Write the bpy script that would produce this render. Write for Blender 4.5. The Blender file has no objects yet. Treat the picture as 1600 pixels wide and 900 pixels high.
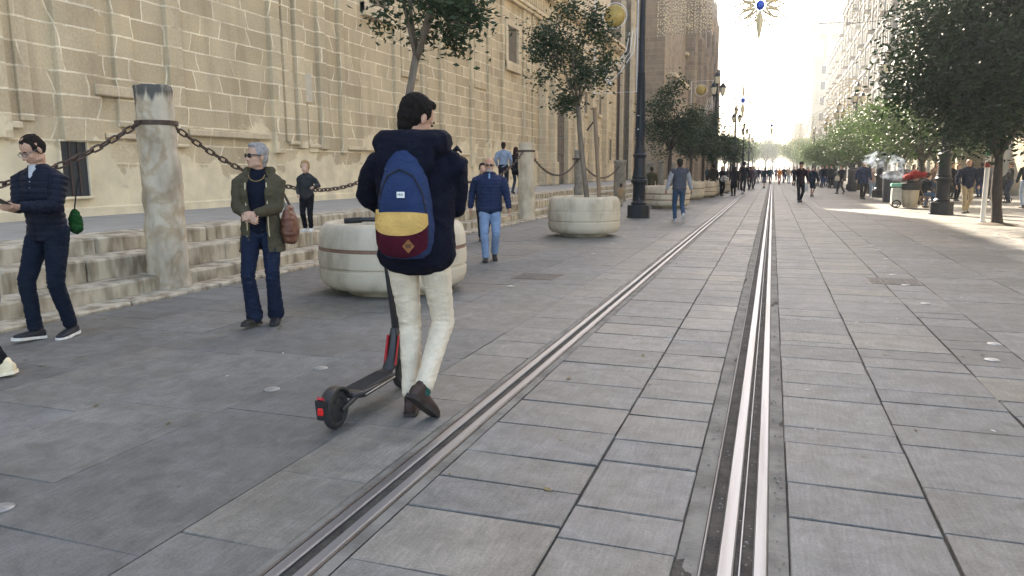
import bpy, bmesh, math, random
from mathutils import Vector, Matrix, noise, Quaternion
random.seed(7)
C = bpy.context.scene
COL = C.collection
V = Vector
R = math.radians
PI = math.pi

# ------------------------------------------------------------------ camera
W, H, F = 1600., 900., 1156.
CH = 1.42
def nrm(v): return V(v).normalized()
yc = nrm((1207-800, 450-265, -F))
ec = nrm((-193-800, 450-(265+.005*1400), -F))
up = yc.cross(ec).normalized()
if up.y < 0: up = -up
xc = yc.cross(up)
RM = Matrix((xc, yc, up))                     # camera coordinates -> world
cam_d = bpy.data.cameras.new('camera'); cam = bpy.data.objects.new('camera', cam_d); COL.objects.link(cam)
cam.matrix_world = Matrix.Translation((0, 0, CH)) @ RM.to_4x4()
cam_d.sensor_width = 36; cam_d.lens = 36*F/W; cam_d.clip_start = .05; cam_d.clip_end = 4000
C.camera = cam
def ray(px, py): return RM @ V((px-800, 450-py, -F))
def at(px, py, z=0.):
    d = ray(px, py); t = (z-CH)/d.z; return V((d.x*t, d.y*t, z))
def atY(px, py, Y):
    d = ray(px, py); t = Y/d.y; return V((d.x*t, Y, CH+d.z*t))
def atX(px, py, X):
    d = ray(px, py); t = X/d.x; return V((X, d.y*t, CH+d.z*t))
IR = V((xc.x, yc.x, 0)).normalized()          # picture right on the ground
TC = V((xc.z, yc.z, 0)).normalized()          # towards the camera
def facing(r, t):
    d = IR*r + TC*t; return math.atan2(-d.x, d.y)   # rotation that turns +Y to d

# ------------------------------------------------------------------ materials
def mat(name, col, rough=.8, col2=None, scale=6., amt=1., bump=0., bscale=40., metal=0., detail=5, spec=None, stretch=None, trans=0., sheen=0., thresh=(.35, .65), subs=None):
    m = bpy.data.materials.new(name); m.use_nodes = True
    nt = m.node_tree; b = nt.nodes['Principled BSDF']
    b.inputs['Base Color'].default_value = (*col, 1); b.inputs['Roughness'].default_value = rough
    b.inputs['Metallic'].default_value = metal
    if spec is not None: b.inputs['Specular IOR Level'].default_value = spec
    if sheen: b.inputs['Sheen Weight'].default_value = sheen
    tc = nt.nodes.new('ShaderNodeTexCoord'); vec = tc.outputs['Object']
    if stretch:
        mp = nt.nodes.new('ShaderNodeMapping'); mp.inputs['Scale'].default_value = stretch
        nt.links.new(vec, mp.inputs['Vector']); vec = mp.outputs['Vector']
    if col2 is not None:
        n = nt.nodes.new('ShaderNodeTexNoise'); n.inputs['Scale'].default_value = scale; n.inputs['Detail'].default_value = detail
        nt.links.new(vec, n.inputs['Vector'])
        r = nt.nodes.new('ShaderNodeValToRGB'); r.color_ramp.elements[0].position = thresh[0]; r.color_ramp.elements[1].position = thresh[1]
        r.color_ramp.elements[0].color = (*col, 1); r.color_ramp.elements[1].color = (*col2, 1)
        nt.links.new(n.outputs['Fac'], r.inputs['Fac']); nt.links.new(r.outputs['Color'], b.inputs['Base Color'])
    if bump:
        n2 = nt.nodes.new('ShaderNodeTexNoise'); n2.inputs['Scale'].default_value = bscale; n2.inputs['Detail'].default_value = 4
        nt.links.new(vec, n2.inputs['Vector'])
        bp = nt.nodes.new('ShaderNodeBump'); bp.inputs['Strength'].default_value = bump; bp.inputs['Distance'].default_value = .01
        nt.links.new(n2.outputs['Fac'], bp.inputs['Height']); nt.links.new(bp.outputs['Normal'], b.inputs['Normal'])
    if trans:
        tr = nt.nodes.new('ShaderNodeBsdfTranslucent'); mx = nt.nodes.new('ShaderNodeMixShader'); mx.inputs[0].default_value = trans
        tr.inputs['Color'].default_value = (*[min(1, c*2.2) for c in (subs or col)], 1)
        out = nt.nodes['Material Output']
        nt.links.new(b.outputs[0], mx.inputs[1]); nt.links.new(tr.outputs[0], mx.inputs[2]); nt.links.new(mx.outputs[0], out.inputs[0])
    return m

def N(nt, typ, **kw):
    n = nt.nodes.new(typ)
    for k, v in kw.items():
        if k.startswith('_'): setattr(n, k[1:], v)
        else: n.inputs[k.replace('__', ' ')].default_value = v
    return n

def ramp(nt, a, b, ca=(0, 0, 0), cb=(1, 1, 1)):
    r = nt.nodes.new('ShaderNodeValToRGB'); e = r.color_ramp.elements
    e[0].position = a; e[1].position = b; e[0].color = (*ca, 1); e[1].color = (*cb, 1); return r

def mixc(nt, fac, a, b, blend='MIX'):
    m = nt.nodes.new('ShaderNodeMix'); m.data_type = 'RGBA'; m.blend_type = blend
    for s, v in ((m.inputs[0], fac), (m.inputs[6], a), (m.inputs[7], b)):
        if hasattr(v, 'links') or hasattr(v, 'is_linked'): nt.links.new(v, s)
        elif isinstance(v, (tuple, list)): s.default_value = (*v, 1)
        else: s.default_value = v
    return m.outputs[2]

def ashlar(name, c1, c2, mortar, plaster, row=.40, width=.78, patches=True, plaster_z=(2.2, .9), axes='YZ', dirt=1.):
    m = bpy.data.materials.new(name); m.use_nodes = True; nt = m.node_tree; L = nt.links.new
    b = nt.nodes['Principled BSDF']; b.inputs['Roughness'].default_value = .93; b.inputs['Specular IOR Level'].default_value = .2
    g = N(nt, 'ShaderNodeNewGeometry'); sp = N(nt, 'ShaderNodeSeparateXYZ'); L(g.outputs['Position'], sp.inputs[0])
    cb = N(nt, 'ShaderNodeCombineXYZ')
    if axes == 'YZ':
        ad = N(nt, 'ShaderNodeMath', _operation='ADD'); L(sp.outputs['X'], ad.inputs[0]); L(sp.outputs['Y'], ad.inputs[1]); L(ad.outputs[0], cb.inputs[0])
    L(sp.outputs['Z'], cb.inputs[1])
    # wobble the joints a little
    n0 = N(nt, 'ShaderNodeTexNoise', Scale=2.6, Detail=5.); n0.inputs['Roughness'].default_value = .65; L(g.outputs['Position'], n0.inputs['Vector'])
    sb = N(nt, 'ShaderNodeVectorMath', _operation='SUBTRACT'); L(n0.outputs['Color'], sb.inputs[0]); sb.inputs[1].default_value = (.5, .5, .5)
    sc = N(nt, 'ShaderNodeVectorMath', _operation='MULTIPLY'); L(sb.outputs[0], sc.inputs[0]); sc.inputs[1].default_value = (.045, .045, 0)
    nb = N(nt, 'ShaderNodeTexNoise', Scale=.55, Detail=1.); L(cb.outputs[0], nb.inputs['Vector'])
    sc2 = N(nt, 'ShaderNodeCombineXYZ'); mu = N(nt, 'ShaderNodeMath', _operation='MULTIPLY'); L(nb.outputs['Fac'], mu.inputs[0]); mu.inputs[1].default_value = 1.3; L(mu.outputs[0], sc2.inputs[0])
    a1 = N(nt, 'ShaderNodeVectorMath', _operation='ADD'); L(cb.outputs[0], a1.inputs[0]); L(sc.outputs[0], a1.inputs[1])
    a2 = N(nt, 'ShaderNodeVectorMath', _operation='ADD'); L(a1.outputs[0], a2.inputs[0]); L(sc2.outputs[0], a2.inputs[1])
    br = N(nt, 'ShaderNodeTexBrick', Scale=1.); br.offset = .43; br.squash = 1.45; br.squash_frequency = 3
    br.inputs['Mortar Size'].default_value = .020; br.inputs['Mortar Smooth'].default_value = .35; br.inputs['Bias'].default_value = .0
    br.inputs['Brick Width'].default_value = width; br.inputs['Row Height'].default_value = row
    br.inputs['Color1'].default_value = (*c1, 1); br.inputs['Color2'].default_value = (*c2, 1); br.inputs['Mortar'].default_value = (*mortar, 1)
    L(a2.outputs[0], br.inputs['Vector'])
    # joints come and go
    nj = N(nt, 'ShaderNodeTexNoise', Scale=1.7, Detail=3.); L(cb.outputs[0], nj.inputs['Vector'])
    rj = ramp(nt, .30, .52); L(nj.outputs['Fac'], rj.inputs['Fac'])
    fm = N(nt, 'ShaderNodeMath', _operation='MULTIPLY'); L(br.outputs['Fac'], fm.inputs[0]); L(rj.outputs['Color'], fm.inputs[1])
    c0 = mixc(nt, fm.outputs[0], c1, mortar)
    br2 = N(nt, 'ShaderNodeMath', _operation='LESS_THAN'); L(br.outputs['Fac'], br2.inputs[0]); br2.inputs[1].default_value = .5
    base = mixc(nt, fm.outputs[0], br.outputs['Color'], mortar)
    unj = N(nt, 'ShaderNodeMath', _operation='SUBTRACT'); L(br.outputs['Fac'], unj.inputs[0]); L(fm.outputs[0], unj.inputs[1]); unj.use_clamp = True
    base = mixc(nt, unj.outputs[0], base, tuple((a+b_)/2*.93 for a, b_ in zip(c1, c2)))
    # blotches and grain
    n1 = N(nt, 'ShaderNodeTexNoise', Scale=.9, Detail=6.); n1.inputs['Roughness'].default_value = .6; L(g.outputs['Position'], n1.inputs['Vector'])
    r1 = ramp(nt, .3, .72, (.86, .86, .87), (1.10, 1.08, 1.04)); L(n1.outputs['Fac'], r1.inputs['Fac'])
    base = mixc(nt, 1., base, r1.outputs['Color'], 'MULTIPLY')
    n2 = N(nt, 'ShaderNodeTexNoise', Scale=22., Detail=4.); L(g.outputs['Position'], n2.inputs['Vector'])
    r2 = ramp(nt, .3, .7, (.9, .89, .88), (1.07, 1.07, 1.07)); L(n2.outputs['Fac'], r2.inputs['Fac'])
    base = mixc(nt, 1., base, r2.outputs['Color'], 'MULTIPLY')
    # dark rain stains running down
    mp = N(nt, 'ShaderNodeMapping'); mp.inputs['Scale'].default_value = (1.8, 1.8, .16); L(g.outputs['Position'], mp.inputs['Vector'])
    n4 = N(nt, 'ShaderNodeTexNoise', Scale=1., Detail=5.); L(mp.outputs[0], n4.inputs['Vector'])
    r4 = ramp(nt, .52, .78, (1, 1, 1), (1-.22*dirt, 1-.24*dirt, 1-.25*dirt)); L(n4.outputs['Fac'], r4.inputs['Fac'])
    base = mixc(nt, 1., base, r4.outputs['Color'], 'MULTIPLY')
    height = fm.outputs[0]
    if patches:
        n3 = N(nt, 'ShaderNodeTexNoise', Scale=.62, Detail=7.); n3.inputs['Roughness'].default_value = .55; n3.inputs['Distortion'].default_value = .35; L(a1.outputs[0], n3.inputs['Vector'])
        mr = N(nt, 'ShaderNodeMapRange'); L(sp.outputs['Z'], mr.inputs['Value'])
        mr.inputs['From Min'].default_value = plaster_z[1]; mr.inputs['From Max'].default_value = plaster_z[0]+1.4; mr.inputs['To Min'].default_value = .23; mr.inputs['To Max'].default_value = -.16
        ad2 = N(nt, 'ShaderNodeMath', _operation='ADD'); L(n3.outputs['Fac'], ad2.inputs[0]); L(mr.outputs[0], ad2.inputs[1])
        # plaster hugs the joints first
        jm = N(nt, 'ShaderNodeMath', _operation='MULTIPLY_ADD'); L(br.outputs['Fac'], jm.inputs[0]); jm.inputs[1].default_value = .06; L(ad2.outputs[0], jm.inputs[2])
        r3 = ramp(nt, .575, .60); L(jm.outputs[0], r3.inputs['Fac'])
        np_ = N(nt, 'ShaderNodeTexNoise', Scale=2.2, Detail=6.); L(g.outputs['Position'], np_.inputs['Vector'])
        rp = ramp(nt, .35, .7, tuple(c*.76 for c in plaster), plaster); L(np_.outputs['Fac'], rp.inputs['Fac'])
        base = mixc(nt, r3.outputs['Color'], base, rp.outputs['Color'])
        hh = N(nt, 'ShaderNodeMath', _operation='MAXIMUM'); L(height, hh.inputs[0]); L(r3.outputs['Color'], hh.inputs[1]); height = hh.outputs[0]
    L(base, b.inputs['Base Color'])
    ha = N(nt, 'ShaderNodeMath', _operation='MULTIPLY_ADD'); L(n2.outputs['Fac'], ha.inputs[0]); ha.inputs[1].default_value = .5; L(height, ha.inputs[2])
    hb = N(nt, 'ShaderNodeMath', _operation='MULTIPLY_ADD'); L(n0.outputs['Fac'], hb.inputs[0]); hb.inputs[1].default_value = 1.2; L(ha.outputs[0], hb.inputs[2])
    bp = N(nt, 'ShaderNodeBump', Strength=.5, Distance=.02); L(hb.outputs[0], bp.inputs['Height']); L(bp.outputs[0], b.inputs['Normal'])
    return m

M = {}
M['wall'] = ashlar('church_stone', (.44, .36, .245), (.58, .49, .345), (.80, .72, .56), (.76, .655, .465))
M['wallhi'] = ashlar('carved_stone', (.54, .45, .32), (.62, .53, .385), (.70, .61, .46), (.6, .5, .36), patches=False)
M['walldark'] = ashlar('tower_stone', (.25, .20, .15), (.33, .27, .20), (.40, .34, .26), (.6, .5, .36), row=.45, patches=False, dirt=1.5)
M['wallplain'] = ashlar('render_wall', (.44, .39, .295), (.47, .42, .32), (.48, .43, .33), (.6, .5, .36), row=2.2, width=6., patches=False, dirt=.5)
M['wallfar'] = ashlar('far_render', (.14, .135, .12), (.165, .158, .14), (.18, .17, .15), (.6, .5, .36), row=2.2, width=6., patches=False, dirt=.8)  # far render darkened in colour to offset too strong sun on it
M['trim'] = mat('pale_trim', (.46, .42, .33), .85, (.54, .49, .40), 4, bump=.2, bscale=30)
M['trimfar'] = mat('far_trim', (.24, .23, .20), .85, (.29, .275, .24), 4)  # trim darkened likewise for the overbright far facades
M['recess'] = mat('painted_recess_shade', (.12, .10, .07), .95, (.16, .13, .095), 3)  # flat brown painted in for the shade inside window recesses
M['glassdark'] = mat('dark_window', (.035, .04, .045), .35, spec=.3)
M['shutter'] = mat('white_shutter', (.55, .55, .52), .6)
M['iron'] = mat('rusty_chain_iron', (.045, .03, .024), .62, (.085, .05, .035), 30, bump=.5, bscale=90, metal=.3)
M['lampiron'] = mat('dark_lamp_iron', (.010, .013, .018), .42, (.016, .020, .026), 8, bump=.1, bscale=60, spec=.28)
M['rail'] = mat('polished_rail_steel', (.22, .23, .25), .52, (.12, .12, .125), 1.6, metal=.9, bump=.12, bscale=18, stretch=(8, .25, 8), thresh=(.45, .75))
M['railside'] = mat('rusted_rail_side', (.085, .062, .048), .75, (.15, .125, .10), 5, bump=.6, bscale=60, metal=.2)
M['groove'] = mat('dirty_groove', (.022, .02, .018), .9, (.05, .045, .038), 14, bump=.8, bscale=50)
M['concrete'] = mat('rough_concrete', (.20, .19, .165), .95, (.125, .115, .10), 4, bump=1., bscale=25, thresh=(.4, .62))
M['soil'] = mat('planter_soil', (.05, .035, .025), .98, (.09, .065, .045), 20, bump=1., bscale=40)
M['planter'] = mat('planter_stone', (.34, .29, .215), .88, (.52, .455, .35), 3.2, bump=.6, bscale=45, stretch=(1.2, 1.2, .55), thresh=(.33, .56), detail=9)
M['planterband'] = mat('planter_band', (.16, .09, .06), .7, (.22, .13, .09), 8)
M['pillar'] = mat('weathered_pillar', (.50, .43, .33), .92, (.33, .275, .21), 3.4, bump=1., bscale=9, stretch=(1.5, 1.5, .55), thresh=(.42, .66), detail=9)
def pillar_mat():
    m = M['pillar']; nt = m.node_tree; L = nt.links.new; b = nt.nodes['Principled BSDF']; src = b.inputs['Base Color'].links[0].from_socket
    tc = N(nt, 'ShaderNodeTexCoord'); sp = N(nt, 'ShaderNodeSeparateXYZ'); L(tc.outputs['Object'], sp.inputs[0])
    mp = N(nt, 'ShaderNodeMapping'); mp.inputs['Scale'].default_value = (9, 9, 1.3); L(tc.outputs['Object'], mp.inputs[0])
    n = N(nt, 'ShaderNodeTexNoise', Scale=1., Detail=6.); L(mp.outputs[0], n.inputs['Vector'])
    mr = N(nt, 'ShaderNodeMapRange'); L(sp.outputs['Z'], mr.inputs['Value']); mr.inputs['From Min'].default_value = 1.95; mr.inputs['From Max'].default_value = 2.36; mr.inputs['To Min'].default_value = -.42; mr.inputs['To Max'].default_value = .12
    ad = N(nt, 'ShaderNodeMath', _operation='ADD'); L(n.outputs['Fac'], ad.inputs[0]); L(mr.outputs[0], ad.inputs[1])
    r = ramp(nt, .42, .56); L(ad.outputs[0], r.inputs['Fac'])
    c = mixc(nt, r.outputs['Color'], src, (.085, .078, .068))
    n2 = N(nt, 'ShaderNodeTexNoise', Scale=3.1, Detail=8.); n2.inputs['Distortion'].default_value = .5; L(mp.inputs[0].links[0].from_socket, n2.inputs['Vector'])
    r2 = ramp(nt, .47, .55, (1, 1, 1), (.80, .72, .62)); r2.color_ramp.elements.new(.62).color = (1, 1, 1, 1); L(n2.outputs['Fac'], r2.inputs['Fac'])
    c = mixc(nt, 1., c, r2.outputs['Color'], 'MULTIPLY'); L(c, b.inputs['Base Color'])
pillar_mat()
M['post'] = mat('granite_post', (.27, .245, .205), .9, (.17, .155, .13), 6, bump=.6, bscale=30)
M['pillarcap'] = mat('lichen_stone', (.10, .095, .085), .95, (.30, .27, .23), 7, bump=.9, bscale=20, thresh=(.45, .68))
M['step'] = mat('worn_step_stone', (.21, .17, .115), .9, (.48, .42, .32), 4.5, bump=1., bscale=14, detail=9, stretch=(1.3, 1.3, .45), thresh=(.36, .60))
M['stepdirt'] = mat('step_dirt', (.10, .085, .062), .95)
M['bark'] = mat('grey_bark', (.13, .10, .075), .95, (.19, .155, .12), 14, bump=.9, bscale=40, stretch=(1, 1, .3))
M['barkdark'] = mat('dark_bark', (.035, .026, .02), .95, (.06, .045, .035), 12, bump=1., bscale=24, stretch=(1, 1, .4))
M['stake'] = mat('wooden_stake', (.19, .13, .085), .9, (.25, .18, .12), 8, bump=.4, stretch=(6, 6, .5))
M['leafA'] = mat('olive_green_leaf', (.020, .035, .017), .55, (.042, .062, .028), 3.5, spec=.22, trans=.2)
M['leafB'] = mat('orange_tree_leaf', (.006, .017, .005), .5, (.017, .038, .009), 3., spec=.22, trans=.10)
M['leafC'] = mat('sunlit_tone_leaf', (.026, .048, .012), .42, (.080, .115, .026), 2.5, spec=.4, trans=.36)  # lit copy of the orange tree leaf, sun specks put into its colour
M['black'] = mat('black_cloth', (.012, .012, .015), .9, bump=.2, bscale=300)
M['rubber'] = mat('black_rubber', (.014, .014, .015), .75, (.024, .023, .022), 30, bump=.3, bscale=150)
M['plastic'] = mat('dark_plastic', (.018, .018, .02), .42, bump=.05, bscale=200)
M['alu'] = mat('brushed_edge', (.45, .46, .48), .35, metal=.8)
M['redlens'] = mat('red_lens', (.62, .02, .02), .22)
M['redtrim'] = mat('red_reflector', (.42, .012, .02), .4)
M['white'] = mat('white_paint', (.72, .72, .70), .6)
M['stud'] = mat('worn_metal_stud', (.36, .36, .36), .5, (.25, .25, .24), 20, metal=.6, bump=.3, bscale=60)
M['gold'] = mat('gold_tinsel', (.30, .20, .045), .4, (.42, .31, .10), 25, metal=.4, bump=1., bscale=60)
M['tube'] = mat('white_light_tube', (.70, .72, .74), .4)
M['bulb'] = mat('unlit_bulb', (.62, .50, .28), .35, (.75, .66, .45), 60)
M['bulbdark'] = mat('dark_bulb', (.20, .14, .07), .45, (.42, .33, .18), 60)  # darker bulb colour, so the strings show against bright facade and sky
M['wire'] = mat('grey_cable', (.14, .14, .15), .6)
M['blue'] = mat('blue_bulbs', (.03, .10, .55), .35)
M['ferro'] = mat('manhole_iron', (.10, .095, .088), .6, (.16, .15, .14), 10, metal=.5, bump=.7, bscale=60)
M['lens'] = mat('dark_lens', (.012, .008, .01), .08)
M['lantern'] = mat('frosted_lantern_glass', (.62, .56, .42), .25, spec=.6)
M['eye'] = mat('eye', (.05, .03, .025), .3)
M['lip'] = mat('lips', (.36, .15, .12), .55)
_mc = {}
def cloth(col, rough=.92, bump=.35, bs=260, col2=None, scale=9, sheen=0.):
    k = (col, rough, bump, bs, col2, scale)
    if k not in _mc:
        m = mat('cloth', col, rough, col2 or tuple(c*1.25+.001 for c in col), scale, bump=bump, bscale=bs, spec=.12, sheen=sheen); _mc[k] = m
        nt = m.node_tree; L = nt.links.new; b = nt.nodes['Principled BSDF']; tc = N(nt, 'ShaderNodeTexCoord'); mp = N(nt, 'ShaderNodeMapping'); mp.inputs['Scale'].default_value = (1, 1, 1.7); mp.inputs['Rotation'].default_value = (.3, .2, .4)
        L(tc.outputs['Object'], mp.inputs[0]); n = N(nt, 'ShaderNodeTexNoise', Scale=11., Detail=5.); n.inputs['Distortion'].default_value = 2.2; n.noise_type = 'RIDGED_MULTIFRACTAL' if False else 'FBM'; L(mp.outputs[0], n.inputs['Vector'])
        ml = N(nt, 'ShaderNodeMath', _operation='SUBTRACT'); L(n.outputs['Fac'], ml.inputs[0]); ml.inputs[1].default_value = .5; ab = N(nt, 'ShaderNodeMath', _operation='ABSOLUTE'); L(ml.outputs[0], ab.inputs[0])
        bp = N(nt, 'ShaderNodeBump', Strength=.55, Distance=.035); L(ab.outputs[0], bp.inputs['Height'])
        old = b.inputs['Normal'].links[0].from_node; L(bp.outputs[0], old.inputs['Normal'])
    return _mc[k]
def skin(col=(.50, .30, .21)):
    k = ('s', col)
    if k not in _mc: _mc[k] = mat('skin', tuple(c*.92 for c in col), .55, tuple(c*1.06 for c in col), 14, bump=.08, bscale=160, spec=.35)
    return _mc[k]
def hairm(col):
    k = ('h', col)
    if k not in _mc: _mc[k] = mat('hair', col, .82, tuple(c*1.7+.002 for c in col), 46, bump=1., bscale=150, stretch=(2, 2, .5), spec=.12)
    return _mc[k]

# ------------------------------------------------------------------ mesh building
class MB:
    def __init__(s): s.v = []; s.f = []
    def add(s, vs, fs):
        o = len(s.v); s.v += [V(p) for p in vs]; s.f += [tuple(i+o for i in f) for f in fs]; return s
    def box(s, c, d, rot=None, taper=1.):
        x, y, z = d[0]/2, d[1]/2, d[2]/2
        vs = [V((sx*x*(taper if sz > 0 else 1), sy*y*(taper if sz > 0 else 1), sz*z)) for sz in (-1, 1) for sy in (-1, 1) for sx in (-1, 1)]
        if rot is not None: vs = [rot @ v for v in vs]
        return s.add([v+V(c) for v in vs], [(0, 2, 3, 1), (4, 5, 7, 6), (0, 1, 5, 4), (2, 6, 7, 3), (0, 4, 6, 2), (1, 3, 7, 5)])
    def bbox(s, x0, x1, y0, y1, z0, z1, b=.01):          # bevelled box
        b = min(b, (x1-x0)*.3, (y1-y0)*.3, (z1-z0)*.3)
        vs = []; idx = {}
        for sx in (0, 1):
            for sy in (0, 1):
                for sz in (0, 1):
                    X = (x0, x1)[sx]; Y = (y0, y1)[sy]; Z = (z0, z1)[sz]
                    ix = b if sx == 0 else -b; iy = b if sy == 0 else -b; iz = b if sz == 0 else -b
                    for k, p in enumerate(((X, Y+iy, Z+iz), (X+ix, Y, Z+iz), (X+ix, Y+iy, Z))):
                        idx[(sx, sy, sz, k)] = len(vs); vs.append(p)
        I = lambda a, b_, c, k: idx[(a, b_, c, k)]
        fs = [(I(0,0,0,0), I(0,0,1,0), I(0,1,1,0), I(0,1,0,0)), (I(1,0,0,0), I(1,1,0,0), I(1,1,1,0), I(1,0,1,0)),
              (I(0,0,0,1), I(1,0,0,1), I(1,0,1,1), I(0,0,1,1)), (I(0,1,0,1), I(0,1,1,1), I(1,1,1,1), I(1,1,0,1)),
              (I(0,0,0,2), I(0,1,0,2), I(1,1,0,2), I(1,0,0,2)), (I(0,0,1,2), I(1,0,1,2), I(1,1,1,2), I(0,1,1,2))]
        for sx in (0, 1):
            for sy in (0, 1): fs.append((I(sx,sy,0,0), I(sx,sy,0,1), I(sx,sy,1,1), I(sx,sy,1,0)))
            for sz in (0, 1): fs.append((I(sx,0,sz,0), I(sx,1,sz,0), I(sx,1,sz,2), I(sx,0,sz,2)))
        for sy in (0, 1):
            for sz in (0, 1): fs.append((I(0,sy,sz,1), I(1,sy,sz,1), I(1,sy,sz,2), I(0,sy,sz,2)))
        for sx in (0, 1):
            for sy in (0, 1):
                for sz in (0, 1): fs.append((I(sx,sy,sz,0), I(sx,sy,sz,1), I(sx,sy,sz,2)))
        return s.add(vs, fs)
    def lathe(s, prof, c=(0, 0, 0), n=32, sx=1., sy=1., a0=0.):
        vs = []; fs = []
        for r, z in prof:
            for i in range(n):
                a = 2*PI*i/n+a0; vs.append((c[0]+r*sx*math.cos(a), c[1]+r*sy*math.sin(a), c[2]+z))
        for j in range(len(prof)-1):
            for i in range(n): fs.append((j*n+i, j*n+(i+1) % n, (j+1)*n+(i+1) % n, (j+1)*n+i))
        fs.append(tuple(range(n-1, -1, -1))); fs.append(tuple(range((len(prof)-1)*n, len(prof)*n)))
        return s.add(vs, fs)
    def loft(s, pts, rad, n=14, ref=(0, 1, 0), cap=True, ns=None, power=2.):
        """closed tube through pts; rad = r or (r across, r along ref)"""
        pts = [V(p) for p in pts]; rad = [(r, r) if not isinstance(r, (tuple, list)) else r for r in rad]
        ref = V(ref); P = []; Rr = []; D = []
        m = len(pts)
        for i in range(m):
            d = (pts[min(i+1, m-1)]-pts[max(i-1, 0)])
            d = d.normalized() if d.length > 1e-9 else V((0, 0, 1)); D.append(d)
        rings = []
        if cap:
            r0 = rad[0]; h = min(r0)*.6
            for k, q in ((1., .35), (.75, .72), (.4, .93)): rings.append((pts[0]-D[0]*h*k, (r0[0]*q, r0[1]*q), D[0]))
        for i in range(m): rings.append((pts[i], rad[i], D[i]))
        if cap:
            r1 = rad[-1]; h = min(r1)*.6
            for k, q in ((.4, .93), (.75, .72), (1., .35)): rings.append((pts[-1]+D[-1]*h*k, (r1[0]*q, r1[1]*q), D[-1]))
        vs = []; fs = []
        for p, r, d in rings:
            y = ref-d*ref.dot(d)
            if y.length < 1e-4: y = V((1, 0, 0))-d*d.x
            y.normalize(); x = y.cross(d)
            for i in range(n):
                a = 2*PI*i/n; cx, cy = math.cos(a), math.sin(a)
                if power != 2.:
                    cx = math.copysign(abs(cx)**(2/power), cx); cy = math.copysign(abs(cy)**(2/power), cy)
                vs.append(p+x*r[0]*cx+y*r[1]*cy)
        k = len(rings)
        for j in range(k-1):
            for i in range(n): fs.append((j*n+i, j*n+(i+1) % n, (j+1)*n+(i+1) % n, (j+1)*n+i))
        fs.append(tuple(range(n-1, -1, -1))); fs.append(tuple(range((k-1)*n, k*n)))
        return s.add(vs, fs)
    def ell(s, c, r, rot=None, n=14, m=9):
        vs = []; fs = []; c = V(c)
        for j in range(1, m):
            t = PI*j/m
            for i in range(n):
                a = 2*PI*i/n; p = V((r[0]*math.sin(t)*math.cos(a), r[1]*math.sin(t)*math.sin(a), r[2]*math.cos(t)))
                vs.append(c+(rot @ p if rot is not None else p))
        for j in range(m-2):
            for i in range(n): fs.append((j*n+i, (j+1)*n+i, (j+1)*n+(i+1) % n, j*n+(i+1) % n))
        t = V((0, 0, r[2])); t = rot @ t if rot is not None else t
        vs += [c+t, c-t]; a, b = len(vs)-2, len(vs)-1
        for i in range(n): fs.append((a, i, (i+1) % n)); fs.append((b, (m-2)*n+(i+1) % n, (m-2)*n+i))
        return s.add(vs, fs)
    def tube(s, pts, r, n=8, closed=False):
        pts = [V(p) for p in pts]; m = len(pts); vs = []; fs = []; px = None
        for i in range(m):
            if closed: d = pts[(i+1) % m]-pts[i-1]
            else: d = pts[min(i+1, m-1)]-pts[max(i-1, 0)]
            d.normalize()
            if px is None: px = d.orthogonal().normalized()
            px = (px-d*px.dot(d)).normalized(); py = d.cross(px)
            rr = r[i] if isinstance(r, (list, tuple)) else r
            for k in range(n):
                a = 2*PI*k/n; vs.append(pts[i]+px*rr*math.cos(a)+py*rr*math.sin(a))
        for i in range(m if closed else m-1):
            j = (i+1) % m
            for k in range(n): fs.append((i*n+k, i*n+(k+1) % n, j*n+(k+1) % n, j*n+k))
        if not closed: fs.append(tuple(range(n-1, -1, -1))); fs.append(tuple(range((m-1)*n, m*n)))
        return s.add(vs, fs)
    def prism(s, prof, y0, y1):                           # profile in (x,z) extruded along y
        n = len(prof); vs = [(x, y0, z) for x, z in prof]+[(x, y1, z) for x, z in prof]
        fs = [(i, (i+1) % n, n+(i+1) % n, n+i) for i in range(n)]+[tuple(range(n-1, -1, -1)), tuple(range(n, 2*n))]
        return s.add(vs, fs)
    def xf(s, mtx): s.v = [mtx @ v for v in s.v]; return s
    def mesh(s, name): 
        me = bpy.data.meshes.new(name); me.from_pydata([tuple(v) for v in s.v], [], s.f); return me
    def build(s, name, m, parent=None, smooth=False, world=True, loc=None, angle=40):
        off = V((0, 0, 0))
        if parent is not None and world: off = V(parent.location)
        if loc is not None: off = V(loc)
        if off.length > 0: s.v = [v-off for v in s.v]
        me = s.mesh(name); me.materials.append(m)
        bm = bmesh.new(); bm.from_mesh(me); bmesh.ops.recalc_face_normals(bm, faces=bm.faces); bm.to_mesh(me); bm.free()
        o = bpy.data.objects.new(name, me); COL.objects.link(o)
        if parent is not None: o.parent = parent
        elif loc is not None: o.location = loc
        if smooth:
            me.shade_smooth()
            if angle and angle < 180: me.set_sharp_from_angle(angle=R(angle))
        return o

def tag(o, label=None, cat=None, group=None, kind=None):
    if label: o['label'] = label
    if cat: o['category'] = cat
    if group: o['group'] = group
    if kind: o['kind'] = kind
    return o
def thing(name, loc, label, cat, group=None, rz=0.):
    o = bpy.data.objects.new(name, None); COL.objects.link(o); o.location = loc; o.rotation_euler = (0, 0, rz)
    o.empty_display_size = .2
    return tag(o, label, cat, group)
def copy_tree(o, parent=None):
    c = o.copy(); COL.objects.link(c)
    if parent is not None: c.parent = parent
    for ch in list(o.children): copy_tree(ch, c)
    return c

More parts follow.
